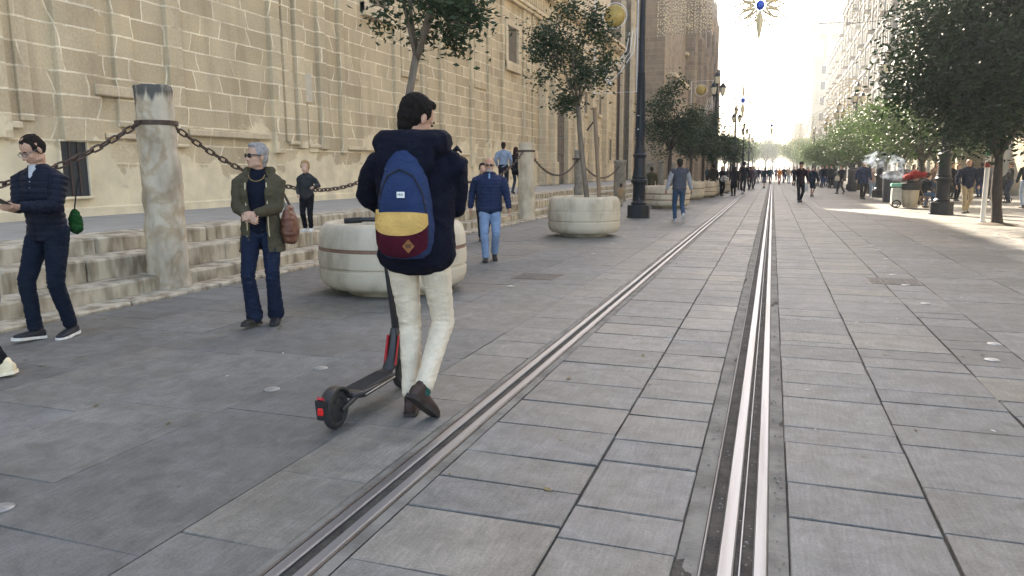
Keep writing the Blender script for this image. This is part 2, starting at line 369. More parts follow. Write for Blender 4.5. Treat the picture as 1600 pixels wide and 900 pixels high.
TMP = bpy.data.scenes.new('workbench')
def tmp_graph():
    with bpy.context.temp_override(scene=TMP, view_layer=TMP.view_layers[0]): return bpy.context.evaluated_depsgraph_get()
def remesh(mb, voxel, smooth=4, name='m'):
    me = mb.mesh(name); o = bpy.data.objects.new('tmp', me); TMP.collection.objects.link(o)
    r = o.modifiers.new('r', 'REMESH'); r.mode = 'VOXEL'; r.voxel_size = voxel; r.use_smooth_shade = True
    if smooth:
        sm = o.modifiers.new('s', 'SMOOTH'); sm.factor = .5; sm.iterations = smooth
    dg = tmp_graph()
    ev = o.evaluated_get(dg); out = bpy.data.meshes.new_from_object(ev)
    bpy.data.objects.remove(o); bpy.data.meshes.remove(me)
    out.shade_smooth(); out.name = name
    return out
def part(me, name, m, parent, label=None):
    me.materials.clear(); me.materials.append(m); o = bpy.data.objects.new(name, me); COL.objects.link(o); o.parent = parent
    if label: o['label'] = label
    return o
def displace(me, fn):
    nv = len(me.vertices); co = [0.]*(nv*3); me.vertices.foreach_get('co', co)
    nn = [0.]*(nv*3); me.vertices.foreach_get('normal', nn)
    for i in range(0, nv*3, 3):
        d = fn(V((co[i], co[i+1], co[i+2])))
        co[i] += nn[i]*d; co[i+1] += nn[i+1]*d; co[i+2] += nn[i+2]*d
    me.vertices.foreach_set('co', co); me.update()

# ------------------------------------------------------------------ people
def ik(a, b, l1, l2, pole):
    d = b-a; L = d.length
    if L > (l1+l2)*.999: b = a+d*((l1+l2)*.999/L); d = b-a; L = d.length
    x = (l1*l1-l2*l2+L*L)/(2*L); h = math.sqrt(max(l1*l1-x*x, 0)); u = d/L
    p = V(pole)-u*V(pole).dot(u)
    if p.length < 1e-5: p = V((0, 1, 0))
    return a+u*x+p.normalized()*h, b

def hand(mb, w, d, pn, side, curl=.5, s=1.):
    """hand at wrist w pointing along d; pn = palm normal; the thumb leaves the palm side"""
    d = d.normalized(); pn = (pn-d*pn.dot(d)).normalized(); sd = d.cross(pn)*side
    mb.loft([w-d*.02*s, w+d*.02*s, w+d*.055*s, w+d*.09*s], [(.024*s, .019*s), (.028*s, .017*s), (.039*s, .015*s), (.040*s, .013*s)], n=12, ref=pn)
    for k, (off, ln) in enumerate(((-.031, .070), (-.0105, .080), (.0105, .074), (.031, .056))):
        p = w+d*.085*s+sd*off*s; c = curl*(1+.1*k); q = [p-d*.03*s, p]; rr = [.0088*s, .0088*s]; a = 0
        for j in range(3):
            a += c*.55; dd = d*math.cos(a)+pn*math.sin(a); p = p+dd*ln*s*(.42, .32, .26)[j]; q.append(p); rr.append((.0085, .0078, .0065)[j]*s)
        mb.loft(q, rr, n=8, ref=pn)
    b = w+d*.022*s-sd*.022*s; t1 = b-sd*.024*s+d*.028*s+pn*.010*s; t2 = t1+d*.030*s-sd*.006*s+pn*.014*s*(1+curl); t3 = t2+d*.022*s+pn*.008*s+sd*.004*s
    mb.loft([b, t1, t2, t3], [.013*s, .0115*s, .0095*s, .0075*s], n=8, ref=pn)

FOLD_SEED = [0]
def folds(amp, sc=9., zs=1.8):
    o = FOLD_SEED[0]; FOLD_SEED[0] += 3.7
    def f(co):
        p = V((co.x*sc, co.y*sc, co.z*sc*zs+o))
        a = noise.noise(p)
        return amp*((1-abs(a)*2.2)*.6 + noise.noise(p*2.3)*.5 - .25)
    return f

def person(label, loc, face=0., ht=1.72, stride=.0, fwd=1, bulk=1., female=False, lean=0., sit=None,
           hands=None, curl=.6, palm=None, top=None, trouser=None, shoe=None, hair=None, head=(0., 0.), skincol=(.50, .30, .21),
           voxel=.012, group=None, extras=None, feet=None, legs_bare=0, arms='swing', facial=False, neckshow=.0, elbow=None):
    s = ht/1.75
    near = voxel < .009
    root = thing('person', loc, label, 'person', group, face)
    top = dict(dict(col=(.02, .02, .03), hem=.86, puff=1., quilt=0, hood=False, collar=True, sleeve=None, open=None, flare=0.), **(top or {}))
    trouser = dict(dict(col=(.02, .02, .03), w=1., flare=0., short=0, skirt=False), **(trouser or {}))
    shoe = dict(dict(col=(.02, .018, .016), sole=None, boot=False), **(shoe or {}))
    hair = dict(dict(col=(.02, .014, .01), style='short'), **(hair or {}))
    leg1, leg2 = .445, .425
    hz = .925 if sit is None else sit
    fy = {1: stride*fwd, -1: -stride*fwd}
    ank = {}; pitch = {}
    for sd in (1, -1):
        if feet: ank[sd] = V(feet[sd][:3]); pitch[sd] = feet[sd][3]
        else:
            back = fy[sd] < -0.05
            ank[sd] = V((sd*.075, fy[sd], .085+(.10*stride/.25 if back else 0))); pitch[sd] = -(38*stride/.25) if back else (8*stride/.25 if stride > .05 else 0)
    if sit is None: hz = min(hz, max(.80, .085+math.sqrt(max(.3, .868**2-stride**2))))
    hip = {sd: V((sd*.088, 0, hz)) for sd in (1, -1)}
    knee = {}
    for sd in (1, -1): knee[sd], ank[sd] = ik(hip[sd], ank[sd], leg1, leg2, (sd*.15, 1, .25))
    ln = math.tan(lean)
    T = lambda x, y, z: V((x, y+max(0, z-hz)*ln, z+(hz-.925 if z > .5 else 0)))   # torso space, shifts with the hips
    dz = hz-.925
    def TT(x, y, z): z2 = z+dz; return V((x, y+max(0, z2-hz)*ln, z2))
    shw = (.175 if female else .192)*min(1.12, .5+.5*bulk)
    sh = {sd: TT(sd*shw, 0, 1.425) for sd in (1, -1)}
    nb = TT(0, 0, 1.46); hc = TT(0, .03, 1.625)
    ua, fa = .285, .25
    wr = {}; el = {}; palmn = {}
    for sd in (1, -1):
        if hands and sd in hands: t = V(hands[sd]); 
        elif arms == 'swing': t = sh[sd]+V((sd*.085*bulk, -fy[sd]*.75+.05, -.515+abs(stride)*.12))
        elif arms == 'front': t = sh[sd]+V((-sd*.12, .33, -.33))
        elif arms == 'pocket': t = sh[sd]+V((sd*.04, .13, -.44))
        else: t = sh[sd]+V((sd*.07, .05, -.52))
        pole = (elbow[sd] if elbow and sd in elbow else (sd*.35, -1, -.15))
        el[sd], wr[sd] = ik(sh[sd], t, ua, fa, pole)
    # ---- body (one skin surface: head, neck, trunk, arms, hands, legs, feet)
    b = MB()
    hy, hp = head
    HR = Matrix.Rotation(hy, 3, 'Z') @ Matrix.Rotation(-hp, 3, 'X')
    hs = hair.get('big', 1.); hc = hc+V((0, 0, (hs-1)*.10))
    hd = lambda x, y, z: hc+HR @ V((x*hs, y*hs, z*hs))
    b.ell(hd(0, -.012, .035), (.076*hs, .096*hs, .093*hs), HR, 18, 12)
    b.ell(hd(0, .022, -.035), (.060*hs, .070*hs, .082*hs), HR, 16, 10)
    b.ell(hd(0, .062, -.088), (.028, .024, .022), HR, 12, 8)
    b.ell(hd(0, .075, .012), (.046, .014, .012), HR, 12, 8)           # brow
    b.loft([hd(0, .080, .006), hd(0, .098, -.018), hd(0, .108, -.036)], [.008, .011, .0135], n=10)
    for sd in (1, -1):
        b.ell(hd(sd*.016, .096, -.038), (.009, .010, .008), HR, 8, 6)
        b.ell(hd(sd*.036, .062, -.03), (.020, .018, .018), HR, 10, 6)  # cheek
        b.ell(hd(sd*.078, -.012, -.008), (.010, .018, .030), HR, 10, 6)  # ear
        b.ell(hd(sd*.050, .012, -.072), (.016, .035, .020), HR, 10, 6)  # jaw
    b.loft([hd(0, .081, -.062), hd(0, .083, -.068)], [(.022, .010), (.020, .009)], n=10)
    b.loft([nb-V((0, .01, .04)), nb+V((0, .0, .03)), hd(0, -.012, -.06), hd(0, -.012, -.01)], [(.062, .058), (.055, .056), (.053, .056), (.05, .055)], n=14)
    b.loft([TT(0, 0, .92), TT(0, 0, 1.1), TT(0, 0, 1.3), TT(0, 0, 1.37)], [(.13, .09), (.11, .08), (.125, .085), (.10, .06)], n=14)
    for sd in (1, -1):
        b.loft([sh[sd]*.8+TT(0, 0, 1.42)*.2-V((0, 0, .055)), sh[sd]-V((0, 0, .06)), (sh[sd]+el[sd])/2, el[sd]], [.038, .038, .040, .036], n=12)
        b.loft([el[sd], el[sd]*.65+wr[sd]*.35, wr[sd]], [.036, .037, .025], n=12)
        fd = (wr[sd]-el[sd]).normalized()
        pn = V(palm[sd]) if palm and sd in palm else V((-sd, .15, 0))
        if abs(pn.normalized().dot(fd)) > .95: pn = V((0, 0, -1))
        hand(b, wr[sd]+fd*.012, fd, pn, sd, curl, 1.0)
        b.loft([hip[sd], (hip[sd]+knee[sd])/2, knee[sd]], [.072, .062, .05], n=12)
        b.loft([knee[sd], knee[sd]*.6+ank[sd]*.4, ank[sd]], [.044, .046, .028], n=12)
        b.ell(ank[sd]+V((0, .0, -.02)), (.028, .03, .025))
    b.xf(Matrix.Scale(s, 4))
    me = remesh(b, voxel*(.72 if near else 1), 3, 'body')
    part(me, 'body', skin(skincol), root)
    S4 = Matrix.Scale(s, 4)
    # ---- trousers / skirt
    t = MB(); w = trouser['w']
    if trouser['skirt']:
        t.loft([TT(0, 0, 1.03), TT(0, 0, .92), V((0, 0, .70)), V((0, 0, .52))], [(.13, .10), (.165, .13), (.175, .15), (.18, .16)], n=18)
    else:
        t.loft([TT(0, 0, 1.04), TT(0, -.005, .97), TT(0, -.01, .89)], [(.138*bulk, .105*bulk), (.155*bulk, .118*bulk), (.150*bulk, .115*bulk)], n=18)
        for sd in (1, -1):
            k, a = knee[sd], ank[sd]; h = hip[sd]; fl = trouser['flare']
            up_ = V((0, 0, .0))
            if trouser['short']:
                t.loft([h+V((0, -.01, .03)), h*.5+k*.5, k*.96+h*.04], [(.088*w, .098*w), (.086*w, .09*w), (.085*w, .086*w)], n=14)
            else:
                lo = a+(k-a)*(.05-.10*fl)
                t.loft([h+V((sd*.002, -.012, .03)), h*.7+k*.3, h*.35+k*.65, k], [(.092*w, .104*w), (.090*w, .098*w), (.078*w, .083*w), (.067*w, .072*w)], n=14)
                t.loft([k, k*.7+lo*.3, k*.35+lo*.65, lo], [(.067*w, .072*w), (.064*w+.004*fl, .069*w), (.059*w+.018*fl, .063*w+.02*fl), (.055*w+.034*fl, .060*w+.04*fl)], n=14)
    t.xf(S4); me = remesh(t, voxel, 3, 'trousers')
    ff = folds(trouser.get('fold', .006), 7, 3.4); zk = .50*s
    if near:
        def cf(co):
            k_ = math.exp(-((co.z-zk)/.075)**2)+1.1*math.exp(-((co.z-.15*s)/.07)**2)+.8*math.exp(-((co.z-.86*s)/.08)**2)+.18
            q_ = noise.noise(V((co.x*9+co.z*5, co.y*9, co.z*34)))
            return ff(co)+k_*.0055*(.35-abs(q_)*1.6)
        displace(me, cf)
    else: displace(me, ff)
    part(me, 'skirt' if trouser['skirt'] else 'trousers', cloth(trouser['col']), root)
    # ---- top garment
    g = MB(); pf = top['puff']; hem = top['hem']+dz*(1 if sit else 1); fl = top['flare']; bk = bulk*pf
    tz = lambda z: TT(0, 0, z)
    hz0 = top['hem']
    prof = []
    ch = 1.04 if female else 1.0
    for z, rx, ry, yo in ((hz0, .168+fl*(1.0-hz0)*.2, .130+fl*(1-hz0)*.2, 0), (.5*(hz0+.97), .166+fl*.02, .128+fl*.02, 0), (1.0, .160, .122, .0), (1.12, .150 if female else .160, .115, .005), (1.27, .170, .126*ch, .008), (1.37, .182, .116, 0), (1.43, .155, .092, -.006), (1.475, .092, .072, -.006)):
        p = TT(0, yo, z) if z+dz > hz-.08 else V((0, yo, z+dz)); prof.append((p, (rx*bk, ry*bk)))
    if sit is not None: prof = [q for q in prof if q[0].z > hz-.06]
    opn = top['open']
    if opn is None: g.loft([p for p, _ in prof], [r for _, r in prof], n=24)
    else:
        # a shell with a front gap: opn = half gap angle low, high
        n = 26; vs = []; m_ = len(prof); th = .020
        for i, (p, r) in enumerate(prof[:-1]):
            q = i/(m_-2); ga = opn[0]*(1-q)+opn[1]*q
            for lay in (0, 1):
                for j in range(n):
                    a = PI/2+ga+(2*PI-2*ga)*j/(n-1); vs.append(p+V(((r[0]-th*lay)*math.cos(a), (r[1]-th*lay)*math.sin(a), 0)))
        fs = []; m2 = m_-1; idx = lambda i, lay, j: (i*2+lay)*n+j
        for i in range(m2-1):
            for j in range(n-1):
                fs.append((idx(i,0,j), idx(i,0,j+1), idx(i+1,0,j+1), idx(i+1,0,j))); fs.append((idx(i,1,j), idx(i+1,1,j), idx(i+1,1,j+1), idx(i,1,j+1)))
            for j in (0, n-1): fs.append((idx(i,0,j), idx(i+1,0,j), idx(i+1,1,j), idx(i,1,j)))
        for i in (0, m2-1):
            for j in range(n-1): fs.append((idx(i,0,j), idx(i,1,j), idx(i,1,j+1), idx(i,0,j+1)))
        g.add(vs, fs)
    slv = top.get('sleeve')
    sg = g if slv is None else MB()
    ax = (.066 if female else .073)*pf**.8*(.6+.4*bulk)
    for sd in (1, -1):
        fd = (wr[sd]-el[sd]).normalized()
        i0 = sh[sd]+V((-sd*.045, 0, -.022))
        sg.loft([i0, sh[sd]+V((sd*.004, 0, -.05)), sh[sd]*.5+el[sd]*.5, el[sd]], [ax*.80, ax*1.0, ax*.92, ax*.80], n=14)
        if top.get('arms', 1): sg.loft([el[sd], el[sd]*.5+wr[sd]*.5, wr[sd]-fd*.005], [ax*.80, ax*.72, ax*.58], n=14)
        g.loft([TT(sd*.055, -.012, 1.452), (TT(sd*.055, -.012, 1.452)+sh[sd])/2+V((0, -.004, -.012)), sh[sd]+V((sd*.0, 0, -.038))], [(.045, .050), (.052*pf, .052), (ax*.80, ax*.80)], n=12)
        if slv is not None: g.loft([i0, sh[sd]+V((sd*.005, 0, -.02))], [ax*1.12, ax*1.14], n=14)
    if top['collar']:
        for i in range(12):
            a0, a1 = 2*PI*i/12, 2*PI*(i+1)/12
            g.loft([TT(.075*math.cos(a0)*bk**.5, .067*math.sin(a0)-.005, 1.475), TT(.075*math.cos(a1)*bk**.5, .067*math.sin(a1)-.005, 1.475)], [(.026, .014)]*2, n=8, ref=(math.cos(a0), math.sin(a0), 0))
    if top['hood']:
        hh = top['hood'] if isinstance(top['hood'], (int, float)) and top['hood'] is not True else 1.
        for i in range(14):
            a0, a1 = PI*(-.12)+PI*1.24*i/14, PI*(-.12)+PI*1.24*(i+1)/14
            f = lambda a: TT(.118*hh*math.cos(a), -.035-.085*hh*math.sin(a), 1.478+.03*(hh-.9)+.012*math.cos(2*a))
            rr = lambda a: .050*hh+.022*math.sin(max(0, min(PI, a)))
            g.loft([f(a0), f(a1)], [rr(a0), rr(a1)], n=10)
        g.ell(TT(0, -.14*hh, 1.415), (.125*hh, .058, .10*hh))
    if top.get('pockets'):
        for sd in (1, -1): g.ell(TT(sd*.10, .105*bk, .98), (.055, .02, .075))
    g.xf(S4); me = remesh(g, voxel, 3, 'jacket')
    fo = folds(.011 if top['quilt'] == 0 else .004, 7 if near else 8, 1.5)
    if top['quilt']:
        q = top['quilt']
        segs = [(sh[sd]*s, el[sd]*s) for sd in (1, -1)]+[(el[sd]*s, wr[sd]*s) for sd in (1, -1)]
        def qf(co):
            best = None
            for a, bb in segs:
                d = bb-a; u = max(0, min(1, (co-a).dot(d)/d.length_squared)); dd = (co-(a+d*u)).length
                if best is None or dd < best[0]: best = (dd, u*d.length, a)
            wa = max(0, min(1, (abs(co.x)/(shw*s)-.72)/.35)) if best[0] < ax*s*1.3 else 0
            if best[2].z < 1.3*s and best[0] < ax*s*1.2: wa = 1
            r_ = wa*abs(math.sin(PI*best[1]/q))**.55+(1-wa)*abs(math.sin(PI*co.z/q))**.55
            fz = abs(co.x) if abs(co.x) < .015 and co.y > 0.05 else 1
            return .0085*(r_-.75)+fo(co)-(.006 if fz < .012 else 0)
        displace(me, qf)
    else: displace(me, fo)
    jn = top.get('name', 'jacket')
    part(me, jn, cloth(top['col'], top.get('rough', .92), sheen=top.get('sheen', 0)), root)
    if slv is not None:
        sg.xf(S4); me = remesh(sg, voxel, 3, 'sleeves'); displace(me, folds(.008, 9, 1.6)); part(me, 'sleeves', cloth(slv), root)
    if top.get('inner'):
        i_ = MB(); i_.loft([TT(0, .0, .93), TT(0, .0, 1.1), TT(0, .004, 1.28), TT(0, .004, 1.38), TT(0, 0, 1.44), TT(0, .004, 1.50)], [(.130*bulk, .118*bulk), (.128*bulk, .110*bulk), (.145*bulk, .120*bulk), (.15*bulk, .107*bulk), (.10, .085), (.064, .064)], n=20)
        i_.xf(S4); me = remesh(i_, voxel, 3, 'sweater'); displace(me, folds(.004, 9, 1.6)); part(me, 'sweater', cloth(top['inner']), root)
    if top.get('vneck'):
        i_ = MB(); i_.loft([TT(0, .108*bk, 1.22), TT(0, .100*bk, 1.32), TT(0, .076*bk, 1.43), TT(0, .052, 1.495)], [(.006, .014), (.016, .02), (.026, .02), (.045, .02)], n=10)
        i_.xf(S4); me = remesh(i_, voxel*.8, 2, 'shirt'); part(me, 'shirt', cloth(top['vneck']), root)
    # ---- shoes
    for sd in (1, -1):
        a = ank[sd]; P = Matrix.Translation(a) @ Matrix.Rotation((feet[sd][4] if feet and len(feet[sd]) > 4 else -sd*.10), 4, 'Z') @ Matrix.Translation((0, .0, -.085)) 
        pv = Matrix.Translation((0, .13, 0)) @ Matrix.Rotation(R(pitch[sd]), 4, 'X') @ Matrix.Translation((0, -.13, 0))
        if pitch[sd] > 0: pv = Matrix.Translation((0, -.05, 0)) @ Matrix.Rotation(R(pitch[sd]), 4, 'X') @ Matrix.Translation((0, .05, 0))
        else:
            # keep the ankle where it is: rotate about the ankle
            pv = Matrix.Translation((0, 0, .085)) @ Matrix.Rotation(R(pitch[sd]), 4, 'X') @ Matrix.Translation((0, 0, -.085))
        u = MB()
        u.loft([(0, -.055, .045), (0, -.01, .048), (0, .06, .040), (0, .13, .032), (0, .175, .026)], [(.034, .040), (.036, .042), (.042, .034), (.045, .027), (.036, .020)], n=14, ref=(0, 0, 1), power=2.6)
        u.loft([(0, -.022, .05), (0, -.015, .105 if not shoe['boot'] else .17)], [(.036, .044), (.036, .042) if not shoe['boot'] else (.048, .052)], n=12)
        so = MB(); pr_ = [(-.033, -.072), (-.040, -.03), (-.036, .03), (-.046, .10), (-.042, .165), (-.02, .205), (.02, .205), (.042, .165), (.046, .10), (.036, .03), (.040, -.03), (.033, -.072)]
        zz = (.0, .024); so.add([(x, y, z) for z in zz for x, y in pr_], [tuple(range(11, -1, -1)), tuple(range(12, 24))]+[(i, (i+1) % 12, 12+(i+1) % 12, 12+i) for i in range(12)])
        u.xf(S4 @ P @ pv); so.xf(S4 @ P @ pv)
        me = remesh(u, voxel*.8, 2, 'shoe'); o = part(me, 'shoe', mat_shoe(shoe['col']), root)
        so.build('sole', mat_shoe(shoe['sole'] or (.015, .014, .013)), o, world=False)
        if shoe.get('sock'):
            k = MB(); k.loft([a+V((0, -.002, -.02)), a, a*.8+knee[sd]*.2, a*.62+knee[sd]*.38], [.042, .042, .043, .047], n=14); k.xf(S4); k.build('sock', cloth(shoe['sock'], .95, .6, 120, tuple(c*2.5+.02 for c in shoe['sock']), 90), root, world=False, smooth=True)
    # ---- hair and hats
    hb = MB(); st = hair['style']; hv = voxel*.8
    if st != 'none':
        if st == 'balding':
            hb.ell(hd(0, -.035, .018), (.082, .082, .082), HR, 16, 10); hb.ell(hd(0, -.018, .066), (.074, .088, .066), HR, 16, 10)
            for sd in (1, -1): hb.ell(hd(sd*.070, .012, .030), (.013, .026, .045), HR, 8, 6)
        elif st == 'bald':
            hb.ell(hd(0, -.040, -.002), (.079, .072, .050), HR, 16, 10)
        else:
            hb.ell(hd(0, -.026, .046), (.083*hs, .096*hs, .092*hs), HR, 18, 12)
            hb.ell(hd(0, -.050, -.005), (.074*hs, .066*hs, .074*hs), HR, 16, 10); hb.ell(hd(0, -.055, -.06), (.052*hs, .045*hs, .05*hs), HR, 14, 8)
            if st in ('short', 'quiff'): 
                hb.ell(hd(0, .030, .100), (.060, .048, .030), HR, 14, 8)
                if st == 'quiff': hb.ell(hd(.0, .050, .105), (.052, .04, .032), HR, 14, 8)
                for sd in (1, -1): hb.ell(hd(sd*.072, .006, .030), (.010, .022, .035), HR, 8, 6)
            if st in ('bob', 'long'):
                for sd in (1, -1): hb.ell(hd(sd*.068, -.012, -.01), (.022, .050, .085), HR, 12, 8)
                hb.ell(hd(0, .030, .098), (.062, .045, .026), HR, 12, 8)
                if st == 'long':
                    hb.loft([hd(0, -.07, .03), hd(0, -.085, -.08), hc+V((0, -.11, -.20)), hc+V((0, -.12, -.30))], [(.075, .05), (.085, .045), (.085, .035), (.06, .025)], n=14)
            if st == 'pony':
                hb.ell(hd(0, .022, .094), (.066*hs, .055*hs, .036*hs), HR, 14, 8)
                for sd in (1, -1): hb.ell(hd(sd*.074, .004, .02), (.014*hs, .035*hs, .05*hs), HR, 8, 6)
                hb.loft([hd(0, -.10, .06), hd(0, -.15, .0), hd(0, -.145, -.12), hd(0, -.13, -.17)], [.025, .030, .026, .012], n=10)
        hb.xf(S4); me = remesh(hb, hv, 2, 'hair'); displace(me, folds(.006, 26, .8)); part(me, 'hair', hairm(hair['col']), root)
    if hair.get('cap'):
        k = MB(); k.ell(hd(0, -.012, .075), (.088, .104, .068), HR, 18, 10); k.loft([hd(0, .06, .052), hd(0, .15, .040)], [(.07, .010), (.055, .006)], n=12, ref=HR @ V((0, 0, 1)))
        k.xf(S4); me = remesh(k, hv, 2, 'cap'); part(me, 'cap', cloth(hair['cap']), root)
    if hair.get('hat'):
        k = MB(); k.lathe([(.15, 0), (.15, .012), (.088, .014), (.084, .09), (.05, .105)], n=20); k.xf(Matrix.Translation(hd(0, -.01, .06)) @ HR.to_4x4()); k.xf(S4); k.build('hat', cloth(hair['hat']), root, world=False, smooth=True)
    if hair.get('beard'):
        k = MB(); k.ell(hd(0, .040, -.078), (.052, .052, .036), HR, 14, 8); k.ell(hd(0, .086, -.056), (.024, .014, .008), HR, 10, 6)
        for sd in (1, -1): k.ell(hd(sd*.056, .022, -.045), (.012, .022, .04), HR, 8, 6)
        k.xf(S4); me = remesh(k, hv, 2, 'beard'); displace(me, folds(.004, 40, 1)); part(me, 'beard', hairm(hair['beard']), root)
    if hair.get('shades'):
        k = MB()
        for sd in (1, -1):
            k.ell(hd(sd*.033, .094, .004), (.030, .007, .022), HR @ Matrix.Rotation(-sd*.18, 3, 'Z'), 14, 8)
            k.tube([hd(sd*.058, .088, .012), hd(sd*.082, .04, .012), hd(sd*.082, -.01, .008)], .0045, 6)
        k.tube([hd(-.012, .100, .008), hd(.012, .100, .008)], .004, 6)
        k.xf(S4); k.build('sunglasses', M['lens'], root, world=False, smooth=True)
    if hair.get('glasses'):
        k = MB()
        for sd in (1, -1):
            k.tube([hd(sd*.033+.026*math.cos(a), .100, .002+.018*math.sin(a)) for a in [2*PI*i/14 for i in range(14)]], .0022, 5, True)
            k.tube([hd(sd*.058, .096, .006), hd(sd*.082, .04, .010), hd(sd*.082, -.01, .008)], .0024, 5)
        k.tube([hd(-.010, .101, .004), hd(.010, .101, .004)], .0022, 5)
        k.xf(S4); k.build('glasses', M['wire'], root, world=False, smooth=True)
    if near:
        if not hair.get('shades'):
            for sd in (1, -1):
                k = MB(); k.ell(hd(sd*.031, .0815, .001), (.0125, .006, .0055), HR, 10, 6); k.xf(S4); k.build('eye', M['eye'], root, world=False, smooth=True)
        if not hair.get('beard'):
            k = MB(); k.ell(hd(0, .0895, -.066), (.020, .005, .0075), HR, 12, 6); k.xf(S4); k.build('lips', M['lip'], root, world=False, smooth=True)
        if st not in ('none',) and not hair.get('shades'):
            for sd in (1, -1):
                k = MB(); k.loft([hd(sd*.016, .090, .018), hd(sd*.032, .088, .024), hd(sd*.048, .078, .019)], [.004, .005, .003], n=6); k.xf(S4); k.build('eyebrow', hairm(hair['col']), root, world=False, smooth=True)
    RZ = Matrix.Translation(V(loc)) @ Matrix.Rotation(face, 4, 'Z') @ S4
    return root, dict(sh=sh, el=el, wr=wr, hc=hc, nb=nb, hz=hz, M=RZ, hd=hd, TT=TT, s=s, knee=knee, ank=ank)
_sm = {}
def mat_shoe(c):
    if c not in _sm: _sm[c] = mat('shoe_leather', c, .62, tuple(x*1.3+.003 for x in c), 20, bump=.15, bscale=120)
    return _sm[c]
#@@PART2
HAZE = .0009
# ================================================================== GROUND
def colour_attr_mat(name, c_lo, c_hi, rough=.8, streak=True):
    m = bpy.data.materials.new(name); m.use_nodes = True; nt = m.node_tree; L = nt.links.new
    b = nt.nodes['Principled BSDF']; b.inputs['Roughness'].default_value = rough; b.inputs['Specular IOR Level'].default_value = .38
    at_ = N(nt, 'ShaderNodeAttribute'); at_.attribute_name = 'tone'
    r = ramp(nt, 0, 1, c_lo, c_hi); L(at_.outputs['Fac'], r.inputs['Fac'])
    g = N(nt, 'ShaderNodeNewGeometry')
    warm = N(nt, 'ShaderNodeAttribute'); warm.attribute_name = 'warm'
    base = mixc(nt, warm.outputs['Fac'], r.outputs['Color'], (.235, .215, .18))
    n1 = N(nt, 'ShaderNodeTexNoise', Scale=1.1, Detail=7.); n1.inputs['Roughness'].default_value = .62; L(g.outputs['Position'], n1.inputs['Vector'])
    r1 = ramp(nt, .33, .68, (.74, .73, .70), (1.17, 1.16, 1.14)); L(n1.outputs['Fac'], r1.inputs['Fac'])
    base = mixc(nt, 1., base, r1.outputs['Color'], 'MULTIPLY')
    n2 = N(nt, 'ShaderNodeTexNoise', Scale=95., Detail=3.); L(g.outputs['Position'], n2.inputs['Vector'])
    r2 = ramp(nt, .3, .7, (.84, .84, .84), (1.14, 1.14, 1.14)); L(n2.outputs['Fac'], r2.inputs['Fac'])
    base = mixc(nt, 1., base, r2.outputs['Color'], 'MULTIPLY')
    mp = N(nt, 'ShaderNodeMapping'); mp.inputs['Scale'].default_value = (26, 2.2, 1); L(g.outputs['Position'], mp.inputs['Vector'])
    n3 = N(nt, 'ShaderNodeTexNoise', Scale=2.6, Detail=6.); n3.inputs['Roughness'].default_value = .7; L(mp.outputs[0], n3.inputs['Vector'])
    r3 = ramp(nt, .36, .66, (.86, .86, .86), (1.13, 1.13, 1.13)); L(n3.outputs['Fac'], r3.inputs['Fac'])
    base = mixc(nt, 1., base, r3.outputs['Color'], 'MULTIPLY')
    # gum spots and dirt
    vo = N(nt, 'ShaderNodeTexVoronoi', Scale=1.5); vo.inputs['Randomness'].default_value = 1.; L(g.outputs['Position'], vo.inputs['Vector'])
    rv = ramp(nt, .028, .05, (.60, .58, .55), (1, 1, 1)); L(vo.outputs['Distance'], rv.inputs['Fac'])
    base = mixc(nt, 1., base, rv.outputs['Color'], 'MULTIPLY')
    n5 = N(nt, 'ShaderNodeTexNoise', Scale=5.5, Detail=8.); n5.inputs['Roughness'].default_value = .72; n5.inputs['Distortion'].default_value = .6; L(g.outputs['Position'], n5.inputs['Vector'])
    r5 = ramp(nt, .36, .62, (.74, .73, .71), (1.10, 1.10, 1.09)); L(n5.outputs['Fac'], r5.inputs['Fac'])
    base = mixc(nt, 1., base, r5.outputs['Color'], 'MULTIPLY')
    vo2 = N(nt, 'ShaderNodeTexVoronoi', Scale=4.3); L(g.outputs['Position'], vo2.inputs['Vector'])
    rv2 = ramp(nt, .035, .06, (.74, .72, .69), (1, 1, 1)); L(vo2.outputs['Distance'], rv2.inputs['Fac'])
    base = mixc(nt, 1., base, rv2.outputs['Color'], 'MULTIPLY')
    L(base, b.inputs['Base Color'])
    rr = ramp(nt, .3, .7, (rough-.12,)*3, (rough+.1,)*3); L(n1.outputs['Fac'], rr.inputs['Fac']); L(rr.outputs['Color'], b.inputs['Roughness'])
    ad = N(nt, 'ShaderNodeMath', _operation='ADD'); L(n2.outputs['Fac'], ad.inputs[0]); L(n3.outputs['Fac'], ad.inputs[1])
    bp = N(nt, 'ShaderNodeBump', Strength=.32, Distance=.004); L(ad.outputs[0], bp.inputs['Height']); L(bp.outputs[0], b.inputs['Normal'])
    return m
M['slab'] = colour_attr_mat('grey_granite_slab', (.125, .125, .123), (.215, .214, .211), .70)
M['joint'] = mat('joint_dirt', (.032, .028, .024), .98, (.07, .062, .05), 9, bump=.8, bscale=60)
M['ground'] = mat('ground_far', (.19, .185, .175), .9, (.24, .23, .21), .4)

g = MB(); g.add([(-900, -300, -.06), (900, -300, -.06), (900, 1500, -.06), (-900, 1500, -.06)], [(0, 1, 2, 3)])
tag(g.build('ground', M['ground']), kind='structure')
g = MB(); g.add([(-6.95, -3, -.013), (14, -3, -.013), (14, 150, -.013), (-6.95, 150, -.013)], [(0, 1, 2, 3)])
tag(g.build('pavement_bed', M['joint']), kind='structure')

